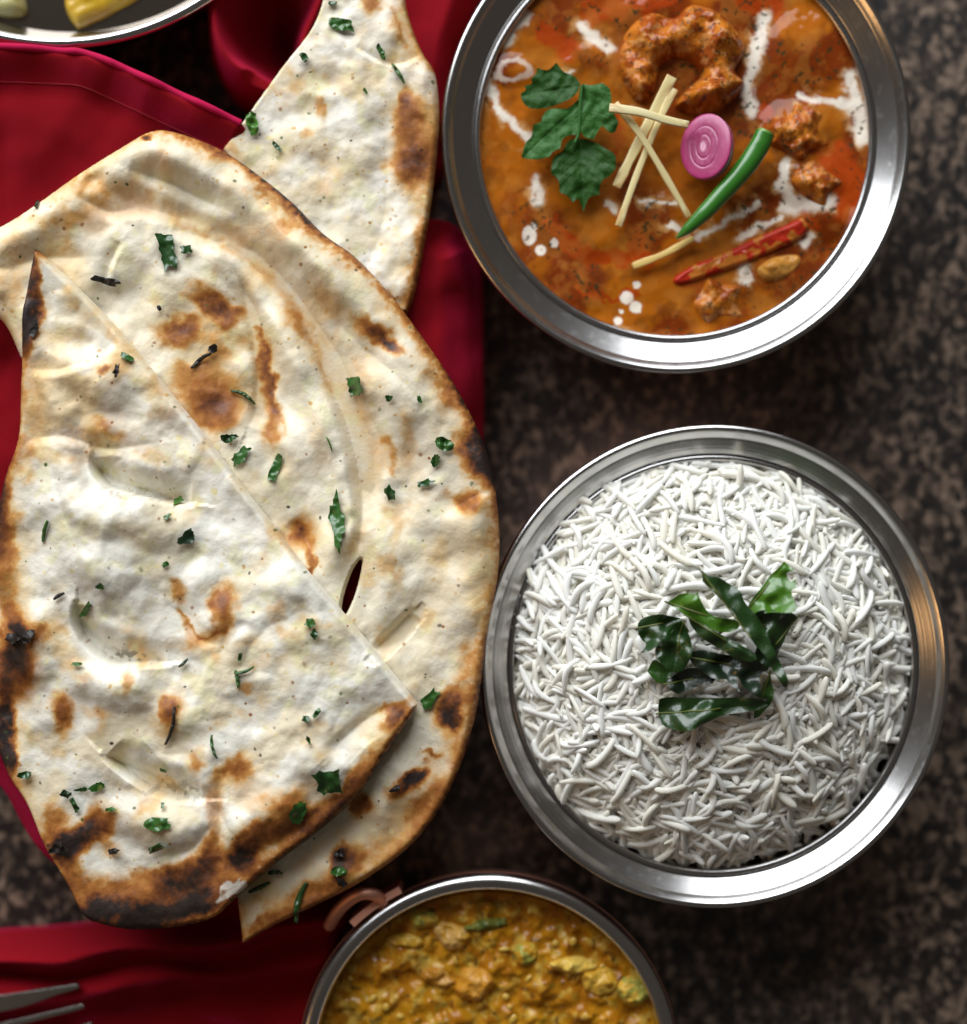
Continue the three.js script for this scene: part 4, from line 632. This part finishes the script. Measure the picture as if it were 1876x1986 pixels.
function bar(name, label, cat, group, pts, w, th, mat) {       // a square cut strip along a path of [x, y, height]
  const c = new THREE.CatmullRomCurve3(pts.map(([x, y, h]) => V(x, y, h))), n = 16, sec = [], m = 12;
  for (let i = 0; i < m; i++) { const a = i / m * 6.2832, f = (v) => Math.sign(v) * Math.pow(Math.abs(v), 0.45); sec.push([f(Math.cos(a)) * w / 2, f(Math.sin(a)) * th / 2]); }
  const p = [], ix = [], col = [];
  for (let i = 0; i <= n; i++) {
    const t = i / n, o = c.getPoint(t), d = c.getTangent(t), s = new THREE.Vector3(-d.z, 0, d.x).normalize(), u = s.clone().cross(d).normalize(); if (u.y < 0) u.negate();
    const sw = (0.82 + 0.3 * noise(i * 0.45, w * 9000 + pts[0][0], 4)) * lerp(1.06, 0.86, t);
    for (const [a, b] of sec) { const fib = noise(a * 26000 + pts[0][1], t * 3, 9), st = Math.max(ss(0.22, 0, t), ss(0.75, 1, t)) * ss(0.45, 0.7, noise(t * 22, a * 3000, 12)) * 0.7, cc = mix3(mix3([1, 1, 1], [0.86, 0.80, 0.62], fib), [0.62, 0.28, 0.08], st); col.push(...cc); const q = o.clone().addScaledVector(s, a * sw).addScaledVector(u, b); p.push(q.x, q.y, q.z); }
  }
  for (let i = 0; i < n; i++) for (let j = 0; j < m; j++) { const a = i * m + j, b = i * m + (j + 1) % m; ix.push(a, b, a + m, b, b + m, a + m); }
  for (const e of [0, n]) { const o = c.getPoint(e / n), k = p.length / 3; p.push(o.x, o.y, o.z); col.push(1, 1, 1); for (let j = 0; j < m; j++) { const a = e * m + j, b = e * m + (j + 1) % m; if (e) ix.push(k, a, b); else ix.push(k, b, a); } }
  const g = new THREE.BufferGeometry(); g.setAttribute('position', new THREE.Float32BufferAttribute(p, 3)); g.setAttribute('color', new THREE.Float32BufferAttribute(col, 3)); g.setIndex(ix); g.computeVertexNormals();
  return tag(mesh(name, g, mat), label, cat, group);
}
const ginger = phy({ vertexColors: true, color: rgb(0.82, 0.71, 0.40), roughness: 0.4, clearcoat: 0.3, clearcoatRoughness: 0.3 }), ginger2 = phy({ vertexColors: true, color: rgb(0.82, 0.74, 0.44), roughness: 0.4, clearcoat: 0.3, clearcoatRoughness: 0.3 }), GG = 'ginger strips on the curry';
bar('ginger_strip', 'widest ginger strip slanting under the others', 'ginger strip', GG, [[1304, 148, HG + .0045], [1262, 230, HG + .0018], [1222, 310, HG + .0008], [1196, 362, HG + .0002]], 22 * PX, 0.0014, ginger);
bar('ginger_strip', 'ginger strip slanting down to the lowest end of the cluster', 'ginger strip', GG, [[1308, 172, HG + .0035], [1276, 240, HG + .0026], [1238, 332, HG + .002], [1200, 438, HG + .0012]], 16 * PX, 0.0016, ginger);
bar('ginger_strip', 'ginger strip crossing down right toward the chilli tip', 'ginger strip', GG, [[1194, 200, HG + .005], [1240, 258, HG + .0048], [1290, 340, HG + .0032], [1336, 420, HG + .001]], 14 * PX, 0.0014, ginger);
bar('ginger_strip', 'topmost ginger strip pointing at the pink onion', 'ginger strip', GG, [[1182, 209, HG + .0078], [1240, 217, HG + .0078], [1290, 232, HG + .0072], [1335, 242, HG + .0066]], 17 * PX, 0.0018, ginger2);
bar('ginger_strip', 'ginger strip lying apart, half coated in sauce below the chilli tip', 'ginger strip', GG, [[1228, 516, HC + .0012], [1285, 494, HC + .0014], [1345, 462, HC + .001]], 14 * PX, 0.0014, phy({ color: rgb(0.74, 0.52, 0.17), roughness: 0.35, clearcoat: 0.4 }));
// pickled pearl onion half
{
  const t = thing('pickled_onion', 'pink pickled onion half with ringed cut face between ginger and chilli', 'onion', null, V(1370, 284, HG + 0.0052));
  const R = 0.0096, skin = phy({ color: rgb(0.50, 0.045, 0.20), roughness: 0.25, clearcoat: 0.6, clearcoatRoughness: 0.15 }), body = [[R, 0]];
  for (let i = 1; i <= 14; i++) { const a = i / 14 * Math.PI / 2; body.push([R * Math.cos(a) * (1 + 0.06 * Math.sin(2 * a)), -0.0075 * Math.sin(a)]); }
  const parts = new THREE.Group(); parts.name = 'half'; 
  const place = (g) => { g.scale(0.86, 1, 1.04); g.rotateZ(0.55); g.rotateX(-0.12); return g; };
  mesh('outer_layer', place(lathe(body.reverse(), 64)), phy({ color: rgb(0.40, 0.06, 0.19), roughness: 0.25, clearcoat: 0.6, clearcoatRoughness: 0.15 }), t);
  const NR = 40, NA = 72, fp = [], fc = [], fi = [];
  for (let i = 0; i <= NR; i++) for (let k = 0; k < NA; k++) {
    const a = k / NA * 6.2832, q = i / NR, w = 1 + 0.05 * (fbm(Math.cos(a) * 1.6 + 5, Math.sin(a) * 1.6, 411, 2) - 0.5), r = q * R * (q > 0.96 ? 1 : w);
    const groove = (c0) => Math.exp(-(((q - c0) / 0.022) ** 2)), n = fbm(Math.cos(a) * r * 900, Math.sin(a) * r * 900, 417, 3), off = 1 - q;
    fp.push(r * Math.cos(a) * (1 - 0.18 * off) - 0.0009 * off, 0.0003 + 0.00045 * Math.sqrt(Math.max(0, 1 - q ** 6)) - 0.00016 * (groove(0.60) + groove(0.34)) , r * Math.sin(a) * (1 + 0.1 * off));
    let c = mix3([0.27, 0.014, 0.090], [0.36, 0.022, 0.125], ss(0.55, 0.95, q)); c = mix3(c, [0.40, 0.06, 0.18], 0.6 * Math.max(groove(0.63), groove(0.37))); c = mix3(c, [0.66, 0.34, 0.46], ss(0.19, 0.08, q)); c = mix3(c, [0.42, 0.08, 0.20], 0.4 * ss(0.5, 0.75, n)); fc.push(...c);
  }
  for (let i = 0; i < NR; i++) for (let k = 0; k < NA; k++) { const a = i * NA + k, b = i * NA + (k + 1) % NA; fi.push(a, b, a + NA, b, b + NA, a + NA); }
  const fg = new THREE.BufferGeometry(); fg.setAttribute('position', new THREE.Float32BufferAttribute(fp, 3)); fg.setAttribute('color', new THREE.Float32BufferAttribute(fc, 3)); fg.setIndex(fi); fg.computeVertexNormals();
  mesh('cut_face', place(fg), phy({ vertexColors: true, roughness: 0.4, clearcoat: 0.35, clearcoatRoughness: 0.12 }), t);
}
// green chilli
{
  const t = thing('green_chilli', 'glossy green chilli lying slanted across the curry', 'chilli');
  const P = [[1484, 258, .0062], [1474, 282, .006], [1448, 322, .0056], [1412, 364, .005], [1368, 412, .0038], [1332, 446, .0022], [1312, 462, .0012]].map(([x, y, d]) => V(x, y, HG + d)), c = new THREE.CatmullRomCurve3(P), n = 48, m = 18, p = [], ix = [], rad = [0.0029, 0.0031, 0.0031, 0.0029, 0.0025, 0.0016, 0.0003];
  for (let i = 0; i <= n; i++) {
    const u = i / n, o = c.getPoint(u), d = c.getTangent(u), f = u * 6, k = Math.min(5, f | 0), r = lerp(rad[k], rad[k + 1], f - k), s = new THREE.Vector3(-d.z, 0, d.x).normalize(), w = s.clone().cross(d).normalize();
    for (let j = 0; j < m; j++) { const a = j / m * 6.2832, q = r * (1 + 0.035 * Math.sin(a * 3 + u * 2) + 0.03 * (noise(u * 14, Math.cos(a) * 2 + 3, 8) - 0.5)), v = o.clone().addScaledVector(s, Math.cos(a) * q).addScaledVector(w, Math.sin(a) * q); p.push(v.x, v.y, v.z); }
  }
  for (let i = 0; i < n; i++) for (let j = 0; j < m; j++) { const a = i * m + j, b = i * m + (j + 1) % m; ix.push(a, a + m, b, b, a + m, b + m); }
  const g = new THREE.BufferGeometry(); g.setAttribute('position', new THREE.Float32BufferAttribute(p, 3)); g.setIndex(ix); g.computeVertexNormals();
  mesh('pod', g, phy({ color: rgb(0.030, 0.155, 0.014), roughness: 0.28, clearcoat: 0.5, clearcoatRoughness: 0.2 }), t);
  const d = c.getTangent(0), cap = new THREE.CylinderGeometry(0.00235, 0.0027, 0.0016, 20); cap.applyQuaternion(new THREE.Quaternion().setFromUnitVectors(new THREE.Vector3(0, 1, 0), d.clone().negate())); cap.translate(P[0].x, P[0].y, P[0].z);
  mesh('cut_end', cap, phy({ color: rgb(0.14, 0.27, 0.045), roughness: 0.4 }), t);
}

// ---------------------------------------------------------------- the dal in its copper pot
{
  const H = 0.040, R = 370 * sc(H), g = thing('copper_pot', 'copper pot with a silver rim and ring handle, holding the yellow dal', 'pot', null, new THREE.Vector3(X(948, H), 0, Z(2066, H)));
  const b = 0.0026;
  mesh('steel_liner', lathe([...arc(R - b, H - b, b, -35, 150, 14), [R - 0.0056, H - 0.004], [R - 0.0058, H - 0.010], [R - 0.0052, H - 0.02], [R - 0.008, 0.012], [R - 0.02, 0.005], [0, 0.004]]), steel, g);
  mesh('outer_shell', lathe([[0, 0.0008], [R * 0.5, 0.0008], [R * 0.56, 0.002], [R * 0.84, 0.010], [R * 0.97, 0.021], [R - 0.0016, 0.029], [R - 0.0012, H - 0.0046], [R + 0.0003, H - 0.0036]]), copper, g);
  const ox = g.position.x, oz = g.position.z, pt = (x, y, hh) => V(x, y, hh).sub(new THREE.Vector3(ox, 0, oz));
  const loop = [[640, 1794, .034], [654, 1770, .038], [676, 1747, .041], [702, 1733, .043], [726, 1735, .042], [741, 1750, .038], [736, 1768, .034], [716, 1786, .030]].map((a) => pt(...a));
  mesh('ring_handle', new THREE.TubeGeometry(new THREE.CatmullRomCurve3(loop), 60, 0.0020, 14), dullCopper, g);
  mesh('handle_end', new THREE.SphereGeometry(0.0020, 16, 10).translate(loop[0].x, loop[0].y, loop[0].z), dullCopper, g);
  // strap that holds the ring, bent along the rim
  const sp = [], si = []; const a0 = Math.atan2(1800 - 2066, 690 - 948), a1 = Math.atan2(1724 - 2066, 776 - 948), r0 = R + 0.0004;
  for (let i = 0; i <= 12; i++) { const a = lerp(a0, a1, i / 12); for (const [dr, y] of [[0, H - 0.014], [0.0022, H - 0.014], [0.0024, H + 0.0004], [0.0002, H + 0.0006]]) sp.push(Math.cos(a) * (r0 + dr), y, Math.sin(a) * (r0 + dr)); }
  for (let i = 0; i < 12; i++) for (let j = 0; j < 4; j++) { const p = i * 4 + j, q = i * 4 + (j + 1) % 4; si.push(p, q, p + 4, q, q + 4, p + 4); }
  for (const e of [0, 48]) si.push(e, e + 1, e + 2, e, e + 2, e + 3);
  let sg = new THREE.BufferGeometry(); sg.setAttribute('position', new THREE.Float32BufferAttribute(sp, 3)); sg.setIndex(si); sg = sg.toNonIndexed(); sg.computeVertexNormals();
  mesh('handle_strap', sg, dullCopper, g);
  const HD = 0.0315;
  const dalS = sheet({
    pts: circlePts(948, 2066, 336), cell: 3, h: HD, bottom: () => 0.010,
    top: (x, y, d) => { const f = ss(0, 24, d), c = fbm(x / 42, y / 42, 301, 2), e = fbm(x / 20, y / 20, 305, 2); return HD + f * (0.0046 * (c - 0.5) + 0.0026 * (Math.max(0.42, e) - 0.5) + 0.0003 * (fbm(x / 8, y / 8, 309, 2) - 0.5)) - 0.0006 * f; },
  });
  const dalColor = (k) => (x, y) => { const n = fbm(x / 34, y / 34, k, 3), e = fbm(x / 18, y / 18, k + 4, 3), f = fbm(x / 6, y / 6, k + 8, 2); let c = mix3([0.46, 0.205, 0.007], [0.34, 0.125, 0.004], ss(0.36, 0.66, n)); c = mix3(c, [0.56, 0.30, 0.028], 0.5 * ss(0.46, 0.70, e)); c = mix3(c, [0.60, 0.42, 0.09], 0.5 * ss(0.58, 0.70, e * 0.85 + f * 0.15)); c = mix3(c, [0.20, 0.17, 0.02], 0.4 * ss(0.66, 0.76, fbm(x / 26, y / 26, k + 30, 3))); return mix3(c, [0.05, 0.025, 0.01], 0.6 * ss(0.86, 0.9, noise(x / 12, y / 12, k + 50))); };
  tag(mesh('yellow_dal', dalS.geo, curryMat(paint(dalS, 1.2, dalColor(880)))), 'thick lumpy yellow brown dal in the copper pot', 'dal');
  const dB = (x, y) => Math.max(dalS.topPx(x, y), HD - 0.003), blob = (cx, cy, rx, ry, a = 0, n = 9) => [...Array(n).keys()].map((i) => { const t = i / n * 6.2832, r = rr(0.84, 1.12), u = Math.cos(t) * rx * r, v = Math.sin(t) * ry * r, c = Math.cos(a * Math.PI / 180), s = Math.sin(a * Math.PI / 180); return [cx + u * c - v * s, cy + u * s + v * c]; });
  const tone = (a, b2, k) => (x, y) => mix3(a, b2, ss(0.4, 0.62, fbm(x / 12, y / 12, k, 3)));
  const ch = (name, label, cat, pts, hgt, er, col) => piece(name, label, cat, pts, HD + .002, dB, hgt * 0.75, er * 1.3, col, null, { big: 0.0012, small: 0.001, s1: 18 });
  const Y = [0.60, 0.36, 0.05], Y2 = [0.50, 0.26, 0.02], G = [0.34, 0.32, 0.06];
  ch('carrot_piece', 'round orange vegetable piece in the middle of the dal', 'vegetable piece', blob(920, 1913, 38, 32), 0.0060, 26, tone([0.56, 0.28, 0.05], [0.50, 0.22, 0.02], 900));
  ch('potato_piece', 'long pale yellow potato strip on the right of the dal', 'vegetable piece', blob(1112, 1876, 46, 17, 2, 11), 0.0046, 12, tone(Y, [0.66, 0.45, 0.09], 901));
  ch('potato_piece', 'yellow potato lump below the pale strip', 'vegetable piece', blob(1163, 1906, 38, 30, 20), 0.0052, 22, tone(Y, Y2, 902));
  ch('potato_piece', 'greenish yellow potato lump at the right rim of the dal', 'vegetable piece', blob(1230, 1928, 33, 33), 0.0058, 24, tone(G, Y, 903));
  ch('chilli_piece', 'dark green chilli piece near the back rim of the dal', 'vegetable piece', blob(945, 1796, 46, 12, -8, 11), 0.0036, 9, tone([0.07, 0.10, 0.02], [0.16, 0.16, 0.03], 904));
  ch('potato_piece', 'yellow green lump near the handle side of the dal', 'vegetable piece', blob(822, 1784, 30, 22), 0.0044, 16, tone(G, Y, 905));
  ch('potato_piece', 'olive yellow lump above the middle of the dal', 'vegetable piece', blob(1020, 1852, 25, 24), 0.0044, 16, tone(G, Y2, 906));
  ch('potato_piece', 'pale brown lump below the dark green chilli piece', 'vegetable piece', blob(878, 1818, 38, 28, 30), 0.0046, 18, tone([0.55, 0.33, 0.10], Y2, 907));
  ch('potato_piece', 'flat orange yellow piece by the left rim of the dal', 'vegetable piece', blob(786, 1828, 40, 16, 10), 0.0038, 12, tone(Y, Y2, 908));
  ch('lentil_lump', 'brownish lentil lump left of the round orange piece', 'vegetable piece', blob(848, 1900, 34, 20, 10), 0.0040, 14, tone([0.50, 0.26, 0.05], [0.42, 0.18, 0.02], 909));
  // loose lentils, too many to count
  const seeds = []; for (let i = 0; i < 46; i++) { const a = rnd() * 6.2832, r = 320 * Math.sqrt(rnd()), x = 948 + r * Math.cos(a), y = 2066 + r * Math.sin(a); if (y > 2030) continue; const s = new THREE.SphereGeometry(0.0011, 10, 8); s.scale(rr(0.7, 1.7), 0.6, rr(0.6, 1.1)); s.rotateY(rnd() * 6); s.translate(X(x, HD), dB(x, y) + 0.0003, Z(y, HD)); seeds.push(s); }
  tag(mesh('lentils', mergeGeometries(seeds), phy({ color: rgb(0.58, 0.36, 0.05), roughness: 0.35, clearcoat: 0.5, clearcoatRoughness: 0.2 })), 'small yellow lentils scattered over the dal', 'lentils', null, 'stuff');
}

// ---------------------------------------------------------------- dish at the top left
{
  const H = 0.046, R = 525 * sc(H), g = thing('steel_dish', 'dark polished steel dish with a bright rim at the top left', 'dish', null, new THREE.Vector3(X(112, H), 0, Z(-432, H)));
  mesh('inner_bowl', lathe([[R - 0.0026, H - 0.001], [R - 0.003, H - 0.004], [R - 0.0031, H - 0.0176], [R - 0.0036, H - 0.0186], [R - 0.0046, H - 0.019], [R - 0.0050, H - 0.01901], [R - 0.014, H - 0.01901], [R * 0.5, H - 0.019], [0, H - 0.019]]), std({ color: rgb(0.30, 0.26, 0.22), metalness: 1, roughness: 0.16 }), g);
  mesh('rim', lathe(arc(R - 0.0018, H - 0.0018, 0.0018, -120, 240, 22)), polished, g);
  mesh('outer_shell', lathe([[0, 0.001], [R * 0.5, 0.001], [R * 0.62, 0.004], [R * 0.88, 0.026], [R - 0.0024, H - 0.003]]), steel, g);
  const lemon = (label, pts, hh, k, thick) => {
    const sh = sheet({ pts, cell: 3, h: hh, n: 4, bottom: () => hh - 0.010, top: (x, y, d) => hh + thick * round(d, 26) + 0.0016 * (fbm(x / 30, y / 30, k, 2) - 0.5) });
    return sh;
  };
  const w1 = lemon('', [[120, -110, 1], [126, 0], [132, 30], [148, 54], [162, 56], [210, 34], [268, 0], [340, -60], [380, -110, 1]], 0.026, 41, 0.005);
  tag(mesh('potato_wedge', w1.geo, phy({ map: paint(w1, 2, (x, y) => mix3([0.50, 0.30, 0.012], [0.40, 0.20, 0.008], ss(0.35, 0.7, fbm(x / 50, y / 50, 44, 3)))), roughness: 0.38, clearcoat: 0.3 })), 'large yellow wedge of potato in the dark steel dish', 'potato wedge');
  const w2 = lemon('', [[-80, -90, 1], [-80, 10], [-20, 26], [24, 32], [50, 24], [46, -10], [30, -60], [10, -90, 1]], 0.028, 47, 0.004);
  tag(mesh('potato_wedge', w2.geo, phy({ map: paint(w2, 2, (x, y) => mix3([0.34, 0.30, 0.12], [0.30, 0.20, 0.02], ss(0.35, 0.6, fbm(x / 30, y / 30, 48, 3)))), roughness: 0.4 })), 'pale wedge cut off by the photo corner in the dark steel dish', 'potato wedge');
}

// ---------------------------------------------------------------- fork
{
  const h = 0.024, forkMat = std({ color: rgb(0.42, 0.40, 0.38), metalness: 1, roughness: 0.24 });
  const t = thing('fork', 'steel fork resting on the dark red napkin at the lower left', 'fork');
  const tine = (pts, k) => sheet({ pts, cell: 1.6, h, n: 4, bottom: (x) => h - 0.0012 + 0.000012 * Math.max(0, x), top: (x, y, d) => h + 0.0010 + 0.0001 * round(d, 4) + 0.000014 * Math.max(0, x) });
  const T = [[[-80, 1944, 1], [0, 1930], [110, 1912], [150, 1905], [157, 1908, 1], [152, 1914], [110, 1927], [58, 1947], [0, 1962], [-80, 1976, 1]], [[-80, 2002, 1], [0, 1984], [116, 1955], [160, 1944], [167, 1947, 1], [160, 1953], [87, 1973], [0, 1998], [-80, 2024, 1]], [[-80, 2050, 1], [40, 2020], [130, 1994], [176, 1980], [183, 1983, 1], [176, 1989], [100, 2014], [-80, 2072, 1]], [[-80, 2098, 1], [60, 2056], [150, 2028], [190, 2018], [196, 2021, 1], [190, 2027], [90, 2062], [-80, 2120, 1]]];
  for (const q of T) mesh('tine', tine(q).geo, forkMat, t);
  const head = sheet({ pts: [[-78, 1944, 1], [-78, 2120, 1], [-180, 2140], [-260, 2110], [-420, 2110], [-700, 2180, 1], [-710, 2130, 1], [-430, 2062], [-270, 2040], [-180, 1970]], cell: 5, h, n: 4, bottom: () => h - 0.0012, top: (x, y, d) => h + 0.0011 * round(d, 12) });
  mesh('handle', head.geo, forkMat, t);
}

// ---------------------------------------------------------------- the window and the lamp that light the table
{
  const w = thing('window', 'bright window beyond the far side of the table', 'window', null, win.position.clone()); w.quaternion.copy(win.quaternion); w.userData.kind = 'structure';
  const pane = new THREE.PlaneGeometry(WIN.w, WIN.h); pane.translate(0, 0, 0.006);
  mesh('window_pane', pane, new THREE.MeshStandardMaterial({ color: 0x000000, emissive: rgb(0.93, 0.97, 1), emissiveIntensity: 0.8, side: THREE.DoubleSide }), w);
  for (const [x, y, a, b] of [[0, WIN.h / 2 + 0.03, WIN.w + 0.12, 0.06], [0, -WIN.h / 2 - 0.03, WIN.w + 0.12, 0.06], [-WIN.w / 2 - 0.03, 0, 0.06, WIN.h], [WIN.w / 2 + 0.03, 0, 0.06, WIN.h]]) mesh('window_frame', new THREE.BoxGeometry(a, b, 0.05).translate(x, y, 0.03), std({ color: rgb(0.3, 0.28, 0.25), roughness: 0.6 }), w);
  const l = thing('wall_lamp', 'warm wall lamp beside the table', 'lamp', null, lampPos.clone()); l.quaternion.copy(warm.quaternion);
  mesh('lamp_shade', new THREE.PlaneGeometry(0.22, 0.3).translate(0, 0, 0.005), new THREE.MeshStandardMaterial({ color: 0x000000, emissive: rgb(1, 0.55, 0.22), emissiveIntensity: 0.6, side: THREE.DoubleSide }), l);
  mesh('lamp_frame', new THREE.BoxGeometry(0.24, 0.32, 0.02).translate(0, 0, 0.018), std({ color: rgb(0.1, 0.07, 0.05), roughness: 0.6 }), l);
}
renderer.render(scene, camera);
